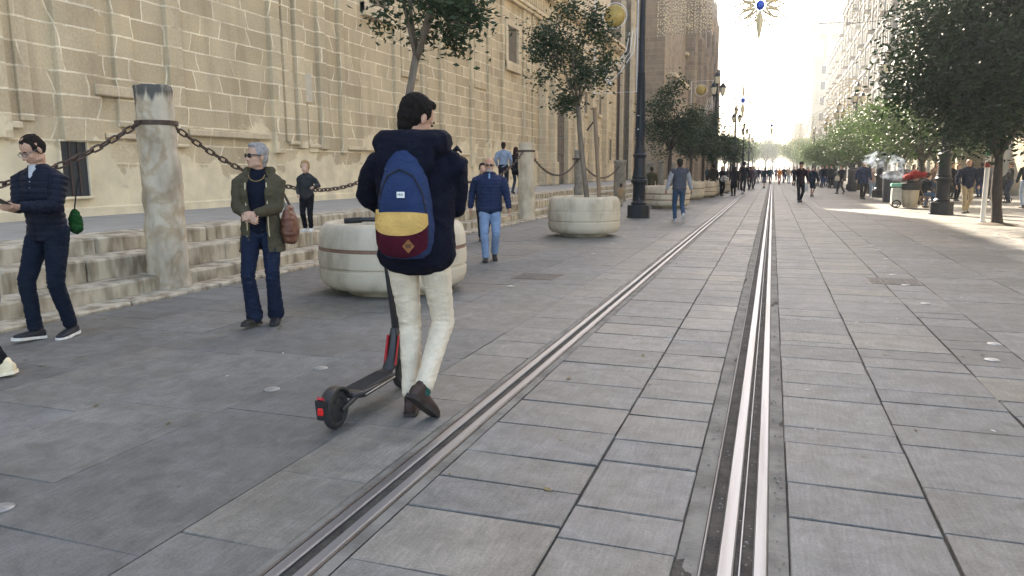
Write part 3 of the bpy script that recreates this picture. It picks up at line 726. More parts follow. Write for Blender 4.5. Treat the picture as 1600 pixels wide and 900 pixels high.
rs = random.Random(11)
def paving(name, strips, y0, y1, seed, group=None):
    """strips: (x0, x1, min len, max len, joint width, warm chance, tone)"""
    rs = random.Random(seed); vs = []; fs = []; tones = []; warms = []
    for x0, x1, l0, l1, jw, wc, tn in strips:
        y = y0-rs.random()*l1
        while y < y1:
            ln = rs.uniform(l0, l1)
            if y > 45: ln *= 1.6
            e = min(ln, 3); j = jw*rs.uniform(.4, 1.25)/2; jl = jw*rs.uniform(.25, 1.)/2
            z = rs.uniform(-.0016, .0016); tx = rs.uniform(-.0012, .0012); ty = rs.uniform(-.001, .001)
            a, b_, c_, d_ = x0+jl, x1-jl, y+j, y+ln-j
            sk = rs.uniform(-.006, .006); J = lambda: rs.uniform(-.0035, .0035) if y < 25 else 0
            ch = .003
            o = len(vs)
            P = [(a+ch, c_+ch+sk, z), (b_-ch, c_+ch-sk, z+tx), (b_-ch, d_-ch-sk*.5, z+tx+ty), (a+ch, d_-ch+sk*.5, z+ty)]
            Q = [(q[0]+s1*ch+J(), q[1]+s2*ch+J(), -.004) for q, s1, s2 in zip(P, (-1, 1, 1, -1), (-1, -1, 1, 1))]
            B = [(x, yy, -.02) for x, yy, _ in Q]
            vs += P+Q+B
            fs.append((o, o+1, o+2, o+3))
            for k in range(4):
                k2 = (k+1) % 4
                fs.append((o+4+k, o+4+k2, o+k2, o+k)); fs.append((o+8+k, o+8+k2, o+4+k2, o+4+k))
            t = max(0, min(1, tn+rs.gauss(0, .14))); w_ = (rs.uniform(.15, .55) if rs.random() < wc else rs.uniform(0, .12))
            tones += [t]*9; warms += [w_]*9
            y += ln
    me = bpy.data.meshes.new(name); me.from_pydata(vs, [], fs); me.materials.append(M['slab'])
    for nm, arr in (('tone', tones), ('warm', warms)):
        a_ = me.attributes.new(nm, 'FLOAT', 'FACE'); a_.data.foreach_set('value', arr)
    o = bpy.data.objects.new(name, me); COL.objects.link(o); tag(o, kind='structure'); return o
paving('left_pavement', [(-6.48, -5.65, .7, 1.3, .005, .1, .30), (-5.65, -4.75, .8, 1.6, .006, .1, .25), (-4.75, -3.9, .8, 1.5, .005, .1, .3), (-3.9, -3.08, .7, 1.4, .006, .08, .3),
                        (-3.08, -2.17, .9, 1.6, .006, .08, .22), (-2.17, -1.70, .42, .80, .006, .95, .42)], -1, 130, 3)
paving('tram_pavement', [(-1.43, -.735, .30, .56, .017, .12, .42), (-.735, -.272, .28, .58, .017, .12, .45)], -1, 130, 4)
paving('right_pavement', [(.125, .70, .16, .62, .014, .10, .5), (.70, 1.39, .22, .75, .015, .12, .42), (1.39, 1.84, .28, .62, .015, .1, .36), (1.84, 2.75, .4, .9, .008, .1, .34), (2.75, 3.7, .5, 1.1, .008, .12, .34),
                         (3.7, 4.7, .5, 1.1, .008, .15, .36), (4.7, 5.8, .6, 1.2, .006, .5, .5), (5.8, 7.2, .6, 1.2, .006, .6, .55), (7.2, 8.9, .7, 1.3, .006, .6, .55), (8.9, 12., .7, 1.4, .006, .6, .55)], -1, 130, 5)
# far pavement beyond the slabs: one sheet
g = MB(); g.add([(-14, 129, -.009), (14, 129, -.009), (14, 700, -.009), (-14, 700, -.009)], [(0, 1, 2, 3)])
tag(g.build('street', M['ground']), kind='structure')

# tram rails -------------------------------------------------------
def extr(mb, prof, y0=-2., y1=150., wob=0.): mb.prism(prof, y0, y1)
def rail(nm, x_list, label, grp, filler):
    t = thing('tram_rail', (x_list[0][0], 2., 0), label, 'tram rail', grp)
    for kind, x0, x1, z in x_list:
        b = MB()
        if kind == 'head': b.prism([(x0, -.03), (x0, z-.006), (x0+.006, z), (x1-.006, z), (x1, z-.006), (x1, -.03)], -2, 150); b.build('rail_head', M['rail'], t)
        if kind == 'lip': b.prism([(x0, -.03), (x0, z), (x1, z), (x1, -.03)], -2, 150); b.build('guard_lip', M['railside'] if z < .0015 else M['rail'], t)
        if kind == 'groove': b.prism([(x0, -.04), (x0, z), (x1, z), (x1, -.04)], -2, 150); b.build('groove', M['groove'], t)
    return t
def rail2(nm, lst, label):
    t = thing('tram_rail', ((lst[0][1]+lst[-1][2])/2, 2., 0), label, 'tram rail', None)
    for kind, x0, x1, z in lst:
        b = MB()
        if kind == 'head': b.prism([(x0, -.03), (x0, z-.006), (x0+.006, z), (x1-.006, z), (x1, z-.006), (x1, -.03)], -2, 150); b.build('rail_head', M['rail'], t)
        if kind == 'lip': b.prism([(x0, -.03), (x0, z), (x1, z), (x1, -.03)], -2, 150); b.build('guard_lip', M['railside'], t)
        if kind == 'groove': b.prism([(x0, -.045), (x0, z), (x1, z), (x1, -.045)], -2, 150); b.build('groove', M['groove'], t)
    return t
rail2('l', [('lip', -1.662, -1.650, .001), ('head', -1.648, -1.598, .003), ('groove', -1.596, -1.552, -.018), ('head', -1.550, -1.500, .004), ('lip', -1.498, -1.488, .001)], 'double grooved tram rail nearer the steps, close to the electric scooter')
rail2('r', [('head', -.186, -.176, .003), ('groove', -.174, -.126, -.022), ('head', -.124, -.066, .004), ('groove', -.064, -.052, -.010), ('head', -.050, -.042, .001), ('groove', -.040, -.004, -.022), ('head', -.002, .050, .004)], 'pair of polished tram rails side by side, down the middle of the street')
for (x0, x1, nm) in ((-1.70, -1.664, 'l'), (-1.486, -1.432, 'm'), (-.27, -.188, 'n'), (.052, .123, 'o')):
    vs = []; fs = []; k = 0; y = -1.5; rr = random.Random(ord(nm))
    ys = []
    while y < 60: ys.append(y); y += .06 if y < 12 else .4
    ys.append(150)
    for y in ys:
        for q in range(4):
            x = x0+(x1-x0)*q/3; zz = -.003-.010*max(0, noise.noise(V((x*9, y*2.2, ord(nm)))))*2-.004*noise.noise(V((x*60, y*30, 3))) if nm in 'no' else -.004-.003*abs(noise.noise(V((x*40, y*6, 1))))
            vs.append((x, y, min(-.0005, zz)))
    for i in range(len(ys)-1):
        for q in range(3): a = i*4+q; fs.append((a, a+1, a+5, a+4))
    b = MB(); b.add(vs, fs); tag(b.build('rail_bedding', M['concrete']), kind='structure')
# gravel lodged by the rails
b = MB(); rr = random.Random(5)
for i in range(420):
    y = 2+rr.random()**2*22; x = rr.choice([-.150, -.022, -.058, .09, -.225, -.15, -.022])+rr.uniform(-.016, .016); q = rr.uniform(.002, .006)
    z = -.017 if x < .05 and x > -.18 else .001
    b.ell((x, y, z+q*.6), (q*rr.uniform(.8, 1.5), q*rr.uniform(.8, 1.5), q), None, 6, 4)
tag(b.build('grit', mat('grit', (.22, .2, .17), .9), None, smooth=True), 'loose pale grit lying in and beside the rails', 'grit', kind='stuff')

# studs -------------------------------------------------------------
studs = [(425, 609), (501, 576), (2, 795), (797, 448), (1553, 538), (1550, 563), (1446, 475), (1415, 446), (927, 397), (957, 381), (975, 370), (1040, 347), (1385, 405), (1372, 391), (1362, 384), (1086, 322), (1000, 357), (1349, 372), (1395, 430)]
lab = ['round metal stud in the paving left of the scooter', 'round metal stud in the paving nearest the scooter wheel', 'round metal stud at the left edge of the street']
for i, (px, py) in enumerate(studs):
    p = at(px, py); b = MB(); b.lathe([(.052, .0), (.052, .004), (.045, .008), (.02, .0105), (.003, .011)], (p.x, p.y, .0015), 20)
    o = b.build('paving_stud', M['stud'], smooth=True, loc=(p.x, p.y, 0)); 
    grp = 'metal studs in the paving'
    if i < 3: l = lab[i]
    else:
        n_ = {3: 'round metal stud in the paving in front of the man in the blue quilted jacket', 4: 'farther of the two close metal studs on the right', 5: 'nearer of the two close metal studs on the right', 6: 'lone metal stud right of the tram rails, before the manhole cover'}
        l = n_.get(i, 'small metal stud shining in the paving left of the tram rails' if p.x < 0 else 'small metal stud shining in the paving far right of the tram rails')
    tag(o, l, 'paving stud', grp)
for (px, py, l) in ((840, 432, 'square iron cover set in the pavement between planters and rails'), (1398, 440, 'square iron cover set in the paving right of the rails')):
    p = at(px, py); t = thing('manhole_cover', (p.x, p.y, 0), l, 'manhole cover', 'iron covers in the paving')
    b = MB(); b.bbox(p.x-.29, p.x+.29, p.y-.29, p.y+.29, -.01, .004, .002); b.build('frame', M['railside'], t)
    b = MB()
    for i in range(9):
        for j in range(9): b.box((p.x-.24+.06*i, p.y-.24+.06*j, .006), (.04, .04, .004))
    b.build('cover', M['ferro'], t)

# steps and raised platform ------------------------------------------
rs = random.Random(21)
kb = MB(); y = 1.5
while y < 75:
    ln = rs.uniform(.45, 1.2); j = rs.uniform(.004, .012)
    x1 = -6.50+rs.uniform(-.02, .02)
    kb.bbox(-7.05, x1, y+j, y+ln-j, -.05, .036+rs.uniform(-.01, .008), .016); y += ln
def rough(mb, name, m, amp=.006, voxel=None, parent=None, sc=5.):
    o = mb.build(name, m, parent); 
    bm = bmesh.new(); bm.from_mesh(o.data)
    bmesh.ops.remove_doubles(bm, verts=bm.verts, dist=.0005)
    for e_ in range(2):
        es = [e for e in bm.edges if e.calc_length() > .22 and all(v.co.y < 22 for v in e.verts)]
        if es: bmesh.ops.subdivide_edges(bm, edges=es, cuts=1, use_grid_fill=True)
    bm.normal_update()
    for v in bm.verts:
        q = v.co*sc; v.co += V((noise.noise(q), noise.noise(q+V((7, 1, 3)))*.3, noise.noise(q+V((3, 9, 5)))))*amp*2
    bm.to_mesh(o.data); bm.free(); return o
o = rough(kb, 'kerb', M['step'], .006); tag(o, kind='structure')
st = thing('stone_steps', (-7.3, 12, 0), 'three worn stone steps running along the church platform', 'steps')
for si, (xf_, z0, z1) in enumerate(((-6.87, -.02, .20), (-7.28, .18, .44), (-7.80, .42, .63))):
    mb_ = MB(); y = 1.3+si*.2
    while y < 75:
        ln = rs.uniform(.35, 1.35); j = rs.uniform(.001, .006); x1 = xf_+rs.uniform(-.022, .012)
        mb_.bbox(xf_-.75, x1, y+j, y+ln-j, z0, z1+rs.uniform(-.010, .006), .022); y += ln
    rough(mb_, 'step', M['step'], .008, None, st)
b = MB(); b.box((-7.45, 38, .075), (.9, 75, .19)); b.build('step_core', M['stepdirt'], st)
b = MB(); b.box((-8.1, 38, .28), (.8, 75, .26)); b.build('step_core', M['stepdirt'], st)
b = MB(); b.bbox(-40, -8.35, -5, 110, -.05, .622, .01); tag(b.build('raised_pavement', mat('platform_stone', (.235, .225, .205), .9, (.31, .295, .265), 1.6, bump=.5, bscale=18)), kind='structure')
# platform end ramp down beyond the steps
b = MB(); b.bbox(-8.34, -6.5, 75, 110, -.05, .02, .005); tag(b.build('kerb', M['step']), kind='structure')

# pillars and chains -------------------------------------------------
pillars = []
def pillar(x, y, r0, r1, h, m, label, cap='flat', z0=0., lean=(0, 0)):
    t = thing('stone_pillar', (x, y, z0), label, 'pillar', 'stone pillars along the steps')
    b = MB(); prof = []
    n = 40; k = 48
    for i in range(k+1):
        q = i/k; prof.append((r0+(r1-r0)*q, -.05+(h+.05)*q))
    if cap == 'flat': prof += [(r1*.97, h+.01), (r1*.6, h+.018)]
    b.lathe(prof, (x, y, z0), n)
    o = b.build('shaft', m, t, smooth=True, angle=70)
    for v in o.data.vertices:
        q = v.co*3.2; d = noise.noise(q)*.024+noise.noise(q*3.1)*.015+noise.noise(q*8)*.008-(.012 if abs(v.co.z-.9) < .03 else 0); r_ = V((v.co.x, v.co.y, 0)); 
        if r_.length > .01: v.co += r_.normalized()*d
        v.co.x += lean[0]*v.co.z; v.co.y += lean[1]*v.co.z
        if v.co.z > h-.02: v.co.z += noise.noise(v.co*9)*.02
    if cap == 'dark':
        pass
    pillars.append((t, x, y, r1, h, z0, lean)); return t
p1 = at(257, 455)
px_, py_ = -6.93, 7.12
t1 = pillar(px_, py_, .235, .215, 2.42, M['pillar'], 'weathered grey stone column with a blackened top, nearest the camera', lean=(-.012, 0))
p2 = at(825, 343); t2 = pillar(-6.72, 20.6, .25, .225, 2.20, M['planter'], 'pale round stone column beside the couple on the platform')
pillar(-6.85, 13.6, .23, .21, 2.12, M['pillar'], 'grey stone column hidden behind the man with the backpack')
pillar(-6.85, 27.3, .17, .16, 2.16, M['post'], 'slim brown stone column rising behind the second planter tree')
def square_post(px, ptop, Y, w, label):
    p = atY(px, ptop, Y); t = thing('stone_pillar', (p.x, Y, 0), label, 'pillar', 'stone pillars along the steps')
    b = MB(); b.lathe([(w/2, -.05), (w/2*.98, p.z-.16), (w/2*1.08, p.z-.15), (w/2*1.1, p.z-.05), (w/2*.9, p.z)], (p.x, Y, 0), 20); b.build('shaft', M['post'], t, smooth=True, angle=40)
    pillars.append((t, p.x, Y, w/2, p.z, 0, (0, 0)))
square_post(969, 250, 34.5, .56, 'broad capped granite post left of the tall black lamp post')
square_post(1012, 253, 41.5, .6, 'broad capped granite post behind the crouching man in olive')
square_post(1034, 251, 46.5, .40, 'slim capped granite post right of the crouching man in olive')
square_post(1052, 254, 52, .42, 'slim capped granite post behind the man in the grey waistcoat')

def collar(i, z):
    t, x, y, r, h, z0, ln = pillars[i]; b = MB()
    rr = .225 if i != 1 else .238
    b.lathe([(rr+.006, -.028), (rr+.016, -.026), (rr+.016, .026), (rr+.006, .028)], (x+ln[0]*z, y, z), 24); b.build('iron_collar', M['iron'], t, smooth=True, angle=40)
CZ = 2.0
def chain(a, b_, sag, label, big=True, step=.115):
    a = V(a); b_ = V(b_); L_ = (b_-a).length; n = max(8, int(L_*1.02/step)); root = thing('chain', tuple((a+b_)/2-V((0, 0, sag))), label, 'chain', 'iron chains slung between the pillars')
    m = MB(); P = lambda u: a.lerp(b_, u)-V((0, 0, sag*4*u*(1-u)))
    for i in range(n):
        u = (i+.5)/n; c = P(u); d = (P(min(1, u+.01))-P(max(0, u-.01))).normalized()
        s1 = d.cross(V((0, 0, 1))).normalized(); s2 = d.cross(s1)
        ang = PI/4+(PI/2 if i % 2 else 0); sdv = s1*math.cos(ang)+s2*math.sin(ang)
        hl = step*.5+.014; w_ = .030; pts = []
        for k in range(12):
            a_ = 2*PI*k/12; ca, sa = math.cos(a_), math.sin(a_)
            pts.append(c+d*(math.copysign(hl-w_, ca)+ca*w_ if abs(ca) > .01 else 0)+sdv*sa*w_)
        m.tube(pts, .0115, 6, True)
    o = m.build('links', M['iron'], root, smooth=True, angle=180); return root
collar(0, CZ); collar(1, 1.98); collar(2, 1.9); collar(3, 1.85)
pz = V((px_-.03, py_, CZ))
# sag from the photograph: 0,275 at the left end; lowest about 480,290
chain((px_-.03, 1.2, 1.98), (px_-.03, py_-.24, CZ), .80, 'rusty iron chain hanging left of the blackened stone column')
chain((px_-.03, py_+.24, CZ), (-6.85, 13.4, 1.9), .82, 'rusty iron chain slung between the blackened column and the big planter')
chain((-6.85, 13.8, 1.9), (-6.72, 20.35, 1.98), .80, 'iron chain between the big planter and the pale round column')
chain((-6.72, 20.85, 1.98), (-6.85, 27.1, 1.8), .62, 'iron chain right of the pale round column, before the church door')
chain((-6.85, 27.5, 1.8), (pillars[4][1], 34.3, 1.62), .60, 'iron chain ending at the broad capped post near the lamp')

# ================================================================== CATHEDRAL
XW = -12.0
cat = thing('church', (XW, 30, .62), 'long pale stone church with pilasters, cornice and tall dark door along the left', 'church')
b = MB(); b.box((XW-3, 27.5, 5.4), (6, 65, 10.8)); b.build('wall', M['wall'], cat)          # Y -5 .. 60
b = MB(); b.box((XW-3.6, 27.5, 17.4), (6, 65, 13.2)); b.build('attic_wall', M['wallhi'], cat)
def vstrip(name, y0, y1, z0, z1, pr, m='wall', base=0.):
    b = MB(); b.bbox(XW-.05, XW+pr, y0, y1, z0, z1, .012); return b.build(name, M[m], cat)
# broad pilasters with a recessed field, spaced as on the photograph
for y0, y1, zz0 in ((8.1, 9.1, 2.0), (10.05, 10.9, 2.0), (12.65, 13.05, 1.95), (16.05, 16.45, 1.9), (17.1, 17.45, 2.05), (18.15, 18.5, 2.05), (19.2, 19.45, 1.95), (22.55, 22.95, 1.9), (24.6, 24.95, 1.9), (26.2, 26.5, 1.9), (29.2, 29.5, 1.6), (31.2, 31.5, 1.6), (33.0, 33.3, 1.6), (36.1, 36.5, 1.6), (37.6, 38.0, 1.6)):
    vstrip('pilaster', y0, y1, zz0, 9.3, .11)
for y0, y1, z0, z1, pr in ((9.3, 9.55, 2.3, 9.3, .06), (11.3, 11.75, 2.3, 9.3, .09), (16.6, 16.95, 2.2, 9.3, .07), (17.6, 18.05, 1.95, 3.25, .05), (23.1, 24.4, 4.6, 9.3, .07), (29.7, 31.0, 4.9, 9.3, .06), (36.7, 37.4, 2.1, 9.3, .08)):
    vstrip('wall_panel', y0, y1, z0, z1, pr)
for y0, y1, z, pr, h in ((7.6, 9.3, 2.22, .10, .06), (10.75, 11.7, 2.95, .16, .10), (10.95, 11.9, 2.12, .10, .05), (13.1, 15.9, 2.28, .13, .07), (16.7, 17.2, 2.18, .10, .05), (17.55, 18.1, 2.12, .10, .05), (19.5, 22.4, 2.12, .10, .06), (24.9, 26.1, 2.1, .08, .05), (26.6, 29.1, 2.1, .08, .05), (31.6, 35.9, 2.0, .08, .05)):
    b = MB(); b.bbox(XW-.02, XW+pr, y0, y1, z-h, z+h, .02); b.build('ledge', M['wallhi'], cat)
b = MB(); b.bbox(XW-.02, XW+.05, -5, 39.3, .60, .80, .03); b.build('plinth', M['wall'], cat)
b = MB(); b.bbox(XW-.02, XW+.035, 17.22, 17.86, 3.28, 4.05, .01); b.build('pale_panel', M['trim'], cat)
# narrow openings near the ground
def opening(y0, y1, z0, z1, deep=.10, name='window', frame=.06, bars=0):
    pass
    b = MB()
    b.bbox(XW-.02, XW+.05+deep*.2, y0-frame, y0, z0-frame, z1+frame, .008); b.bbox(XW-.02, XW+.05+deep*.2, y1, y1+frame, z0-frame, z1+frame, .008)
    b.bbox(XW-.02, XW+.05+deep*.2, y0, y1, z1, z1+frame, .008); b.bbox(XW-.02, XW+.09+deep*.2, y0-frame, y1+frame, z0-frame*1.4, z0, .008)
    f = b.build(name, M['wallhi'] if bars == 0 else M['wall'], cat)
    f_off = V(cat.location)
    b = MB(); b.box((XW+.012, (y0+y1)/2, (z0+z1)/2), (.02, y1-y0, z1-z0)); o = b.build('pane', M['recess'] if bars == 0 else M['glassdark'], None);  # without bars the pane is a flat sheet of painted recess shade
    o.data.transform(Matrix.Translation(-f_off)); o.parent = f
    for k in range(bars):
        yb = y0+(y1-y0)*(k+1)/(bars+1); b = MB(); b.tube([(XW+.04, yb, z0), (XW+.04, yb, z1)], .014, 6); o = b.build('bar', M['iron'], None); o.data.transform(Matrix.Translation(-f_off)); o.parent = f
    return f
opening(9.98, 10.52, 1.0, 1.98, name='vent_window', frame=.035, bars=2)
opening(20.9, 22.2, 6.5, 8.6, .5, frame=.28)
opening(26.8, 28.2, 6.6, 8.6, .5, frame=.28)
opening(33.7, 35.2, 6.5, 8.1, .5, frame=.30)
opening(11.0, 12.2, 6.5, 8.6, .5, frame=.28)
opening(14.0, 15.2, 6.5, 8.6, .5, frame=.28)
# entablature
for z0, z1, pr in ((9.25, 9.42, .22), (9.42, 9.62, .30), (9.62, 10.35, .20), (10.35, 10.5, .34), (10.5, 10.72, .60), (10.72, 10.85, .78), (10.85, 10.98, .70)):
    b = MB(); b.bbox(XW-.05, XW+pr, -5, 60, z0, z1, .02); b.build('cornice', M['wallhi'], cat)
b = MB(); y = 8
while y < 60: b.box((XW+.40, y, 10.42), (.30, .14, .12)); y += .30
tag(b.build('dentils', M['wallhi'], cat), kind='stuff')
b = MB(); y = 8.
while y < 60: b.bbox(XW+.15, XW+.26, y, y+.16, 9.68, 10.30, .02); y += .31
tag(b.build('frieze_blocks', M['wallhi'], cat), kind='stuff')
# portal
yd0, yd1 = 41.3, 43.9
for y0, y1, pr, z1 in ((38.9, 39.5, .45, 8.6), (39.55, 40.0, .75, 8.6), (40.05, 40.45, .55, 7.2), (44.9, 45.35, .55, 7.2), (45.5, 46.1, .75, 8.6), (46.2, 46.9, .45, 8.6), (50.5, 51.2, .3, 9.2), (55.0, 55.7, .3, 9.2)):
    b = MB(); b.bbox(XW-.02, XW+pr, y0, y1, .62, z1, .03); b.bbox(XW-.02, XW+pr+.1, y0-.08, y1+.08, .62, 1.9, .05); b.bbox(XW-.02, XW+pr+.14, y0-.1, y1+.1, z1-.5, z1, .05); b.build('portal_pier', M['wallhi'], cat)
b = MB(); b.bbox(XW-.02, XW+.35, 40.46, yd0, .62, 5.6, .03); b.bbox(XW-.02, XW+.35, yd1, 44.89, .62, 5.6, .03); b.bbox(XW-.02, XW+.42, 40.46, 44.89, 5.6, 6.3, .05); b.bbox(XW-.02, XW+.85, 38.8, 47, 8.62, 9.2, .05); b.build('door_surround', M['wallhi'], cat)
b = MB(); b.box((XW+.03, (yd0+yd1)/2, 3.1), (.06, yd1-yd0, 4.98)); dr = b.build('door', mat('bronze_green_door', (.045, .055, .045), .55, (.08, .09, .075), 6, bump=.4), cat)
b = MB()
for i in range(4):
    for j in range(9): b.bbox(XW+.06, XW+.10, yd0+.1+i*.62, yd0+.62+i*.62, .75+j*.54, 1.2+j*.54, .03)
o = b.build('door_panels', M['bark'], None); o.data.transform(Matrix.Translation(-V(cat.location))); o.parent = dr
for y0, z0, z1 in ((48.3, 2.2, 3.6), (52.8, 2.3, 3.8), (57.2, 2.2, 3.8), (49, 5.2, 6.6), (53.4, 5.4, 6.8)): opening(y0, y0+.9, z0, z1, .1, frame=.15)

# gothic part beyond
got = thing('church_tower', (-9, 75, 0), 'tall brown gothic church front with ribbed buttresses and low chapel, left of the open sky', 'church')
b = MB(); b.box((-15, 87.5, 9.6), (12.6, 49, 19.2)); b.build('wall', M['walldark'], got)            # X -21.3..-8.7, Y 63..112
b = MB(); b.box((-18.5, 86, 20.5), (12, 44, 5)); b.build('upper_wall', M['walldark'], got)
b = MB(); b.box((-10.3, 71, 4.6), (4.2, 11, 9.2)); b.build('chapel', M['walldark'], got)
b = MB(); b.bbox(-12.6, -8.0, 65.3, 76.7, 9.2, 9.55, .05); b.build('chapel_cornice', M['wallhi'], got)
b = MB(); b.bbox(-12.5, -8.12, 65.38, 76.6, 6.1, 6.3, .05); b.build('string_course', M['wallhi'], got)
k = 0
for y in [78, 81.5, 85, 88.5, 92, 95.5, 99, 102.5, 106, 109.5, 112]:
    b = MB(); w_ = .8
    pr = (1.0, .55)[k % 2]; k += 1
    b.bbox(-8.75, -8.7+pr, y, y+w_*1.4, 0, 15.5, .08); b.bbox(-8.75, -8.7+pr*.7, y+.15, y+w_*1.25, 15.5, 21.5, .08)
    b.lathe([(.5, 0), (.28, 1.4), (.05, 3.6)], (-8.5, y+w_*.7, 21.4), 4, a0=PI/4)
    for q in (.25, .75): b.tube([(-8.7+pr, y+w_*1.4*q, 0), (-8.7+pr, y+w_*1.4*q, 15.4)], .10, 6)
    b.build('buttress', M['walldark'], got)
for y in [79.6, 83.2, 86.7, 90.2, 93.7, 97.2, 100.7, 104.2, 107.7]:
    b = MB(); b.bbox(-8.72, -8.62, y, y+1.3, 4, 12, .05); 
    f = b.build('window', M['trim'], got)
    b = MB(); b.box((-8.60, y+.65, 8), (.03, .9, 7)); o = b.build('pane', M['glassdark']); o.data.transform(Matrix.Translation(-V(got.location))); o.parent = f
for z in (12.6, 15.3, 19.2):
    b = MB(); b.bbox(-8.75, -8.35, 77, 112.3, z, z+.3, .05); b.build('string_course', M['wallhi'], got)
b = MB()
for y in [63.5+i*2.2 for i in range(23)]: b.lathe([(.28, 0), (.2, .9), (.03, 2.0)], (-9.0, y, 19.5), 4, a0=PI/4)
b.build('pinnacles', M['wallhi'], got)
for x in (-12.2, -11.4):
    b = MB(); b.bbox(x, x+.35, 62.2, 63.02, .62, 15, .05); b.build('buttress', M['wallhi'], got)
for z in (2.2, 5.2): 
    b = MB(); b.box((-9.5, 65.47, z+.8), (.5, .06, 1.7)); b.build('window', M['glassdark'], got)
b = MB(); b.tube([(-11.9, 60.4, .6), (-11.9, 60.4, 10)], .09, 8); b.build('drainpipe', M['iron'], got)
#@@PART3
# ================================================================== PLANTERS AND TREES
def planter(x, y, r, h, label, bands=2, band_m='planterband', soil=True, sx=1., gi='round stone planters down the street'):
    t = thing('stone_planter', (x, y, 0), label, 'planter', gi)
    pr = [(r*.62, 0), (r*.66, .05), (r*.70, .07), (r*.88, .085), (r*.955, .14), (r*.985, .22), (r*.99, h*.36)]
    pr += [(r*.965, h*.375), (r*.965, h*.40), (r*.99, h*.415), (r, h*.52), (r*.995, h*.62), (r*.965, h*.635), (r*.965, h*.665), (r*.99, h*.68), (r*.985, h*.80), (r*.95, h*.93), (r*.90, h*.985), (r*.84, h), (r*.78, h*.985), (r*.755, h*.94), (r*.75, h*.8)]
    b = MB(); b.lathe(pr, (x, y, 0), 56, sx=sx); o = b.build('bowl', M['planter'], t, smooth=True, angle=35)
    for v in o.data.vertices: v.co += V((v.co.x, v.co.y, 0)).normalized()*noise.noise(v.co*4)*.006
    b = MB(); b.lathe([(r*.60, 0), (r*.64, .055)], (x, y, -.01), 40, sx=sx); b.build('foot', M['stepdirt'], t, smooth=True)
    b = MB(); b.lathe([(r*.752, h*.80), (r*.4, h*.86), (r*.05, h*.87)], (x, y, 0), 40, sx=sx); o = b.build('soil', M['soil'], t, smooth=True)
    for zf in ((.65,), (.65, .385))[bands-1]:
        b = MB(); rr = r*.982; b.lathe([(rr-.01, h*zf-.022), (rr+.004, h*zf-.021), (rr+.004, h*zf+.021), (rr-.01, h*zf+.022)], (x, y, 0), 56, sx=sx); b.build('band', M[band_m] if zf > .5 or bands == 2 else M['planterband'], t, smooth=True, angle=40)
    return t

def leaf_cloud(mb, pts, n, size, rs, flat=.5, droop=.2, spread=.22):
    for i in range(n):
        c = pts[int(rs.random()*len(pts))]
        u = V((rs.gauss(0, 1), rs.gauss(0, 1), rs.gauss(0, .8)))*spread
        p = c[0]+u*c[1]
        d = V((rs.gauss(0, 1), rs.gauss(0, 1), rs.gauss(0, flat)-droop)).normalized()
        s_ = d.cross(V((rs.gauss(0, 1), rs.gauss(0, 1), rs.gauss(0, 1)))).normalized()
        nn = d.cross(s_); L_ = size*rs.uniform(.65, 1.25); w_ = L_*rs.uniform(.19, .27)
        o = len(mb.v)
        mb.v += [p, p+d*L_*.45+s_*w_+nn*w_*.35, p+d*L_, p+d*L_*.45-s_*w_+nn*w_*.35]
        mb.f += [(o, o+1, o+2), (o, o+2, o+3)]

def tree(x, y, z, top, r, h0, rs, label, trunk_r, leaf, bark, nleaf, lsize, group=None, lean=(0, 0), squash=1., cat='tree', clumps=60, fork=None, name='street_tree', hollow=.55, top_open=False, centre=None):
    t = thing(name, (x, y, z), label, cat, group)
    zc = (h0+top)/2; hz_ = (top-h0)/2
    fork = fork or h0+.15
    cx, cy = (x+lean[0], y+lean[1])
    if centre: cx, cy = centre
    b = MB(); br = MB()
    base = V((x, y, z-.02)); fk = V((x+(cx-x)*.8, y+(cy-y)*.8, fork))
    mid = base.lerp(fk, .5)+V((rs.uniform(-.03, .03), rs.uniform(-.03, .03), 0))
    b.tube([base, base+(mid-base)*.12, base.lerp(mid, .5), mid, fk.lerp(mid, .5), fk], [trunk_r*1.35, trunk_r*1.08, trunk_r, trunk_r*.96, trunk_r*.93, trunk_r*.86], 12)
    o = b.build('trunk', bark, t, smooth=True, angle=180)
    for v in o.data.vertices: v.co += V((noise.noise(v.co*4), noise.noise(v.co*4+V((5, 5, 5))), 0))*trunk_r*.35
    cl = []
    for i in range(clumps):
        while True:
            u = V((rs.uniform(-1, 1), rs.uniform(-1, 1), rs.uniform(-1, 1)))
            if hollow < u.length < 1: break
        k = 1+.20*noise.noise(V((u.x*1.6, u.y*1.6, u.z*1.6+x*7)))*1.6
        c = V((cx+u.x*r*k, cy+u.y*r*k*squash, zc+u.z*hz_*k)); cl.append((c, rs.uniform(.7, 1.3)*r*.38))
    nl = max(5, int(clumps*.35))
    tgt = cl[:nl]; mains = []
    for i in range(5):
        a = 2*PI*i/5+rs.random(); q = V((cx+math.cos(a)*r*.35, cy+math.sin(a)*r*.35, fork+(zc-fork)*rs.uniform(.5, 1.)))
        br.tube([fk-V((0, 0, .06)), fk.lerp(q, .5)+V((0, 0, -.04)), q], [trunk_r*.62, trunk_r*.45, trunk_r*.32], 8); mains.append(q)
    for c, s_ in tgt:
        m_ = min(mains, key=lambda q: (q-c).length); e = m_.lerp(c, .9)
        br.tube([m_, m_.lerp(e, .5)+V((rs.uniform(-.1, .1), rs.uniform(-.1, .1), rs.uniform(-.05, .1)))*r*.5, e], [trunk_r*.30, trunk_r*.2, trunk_r*.07], 5)
    br.build('limbs', bark, t, smooth=True, angle=180)
    lb = MB(); leaf_cloud(lb, [(c, s_*2.) for c, s_ in cl], nleaf, lsize, rs)
    me = bpy.data.meshes.new('crown'); me.from_pydata([tuple(v-V((x, y, z))) for v in lb.v], [], lb.f); me.materials.append(leaf)
    o = bpy.data.objects.new('crown', me); COL.objects.link(o); o.parent = t
    return t
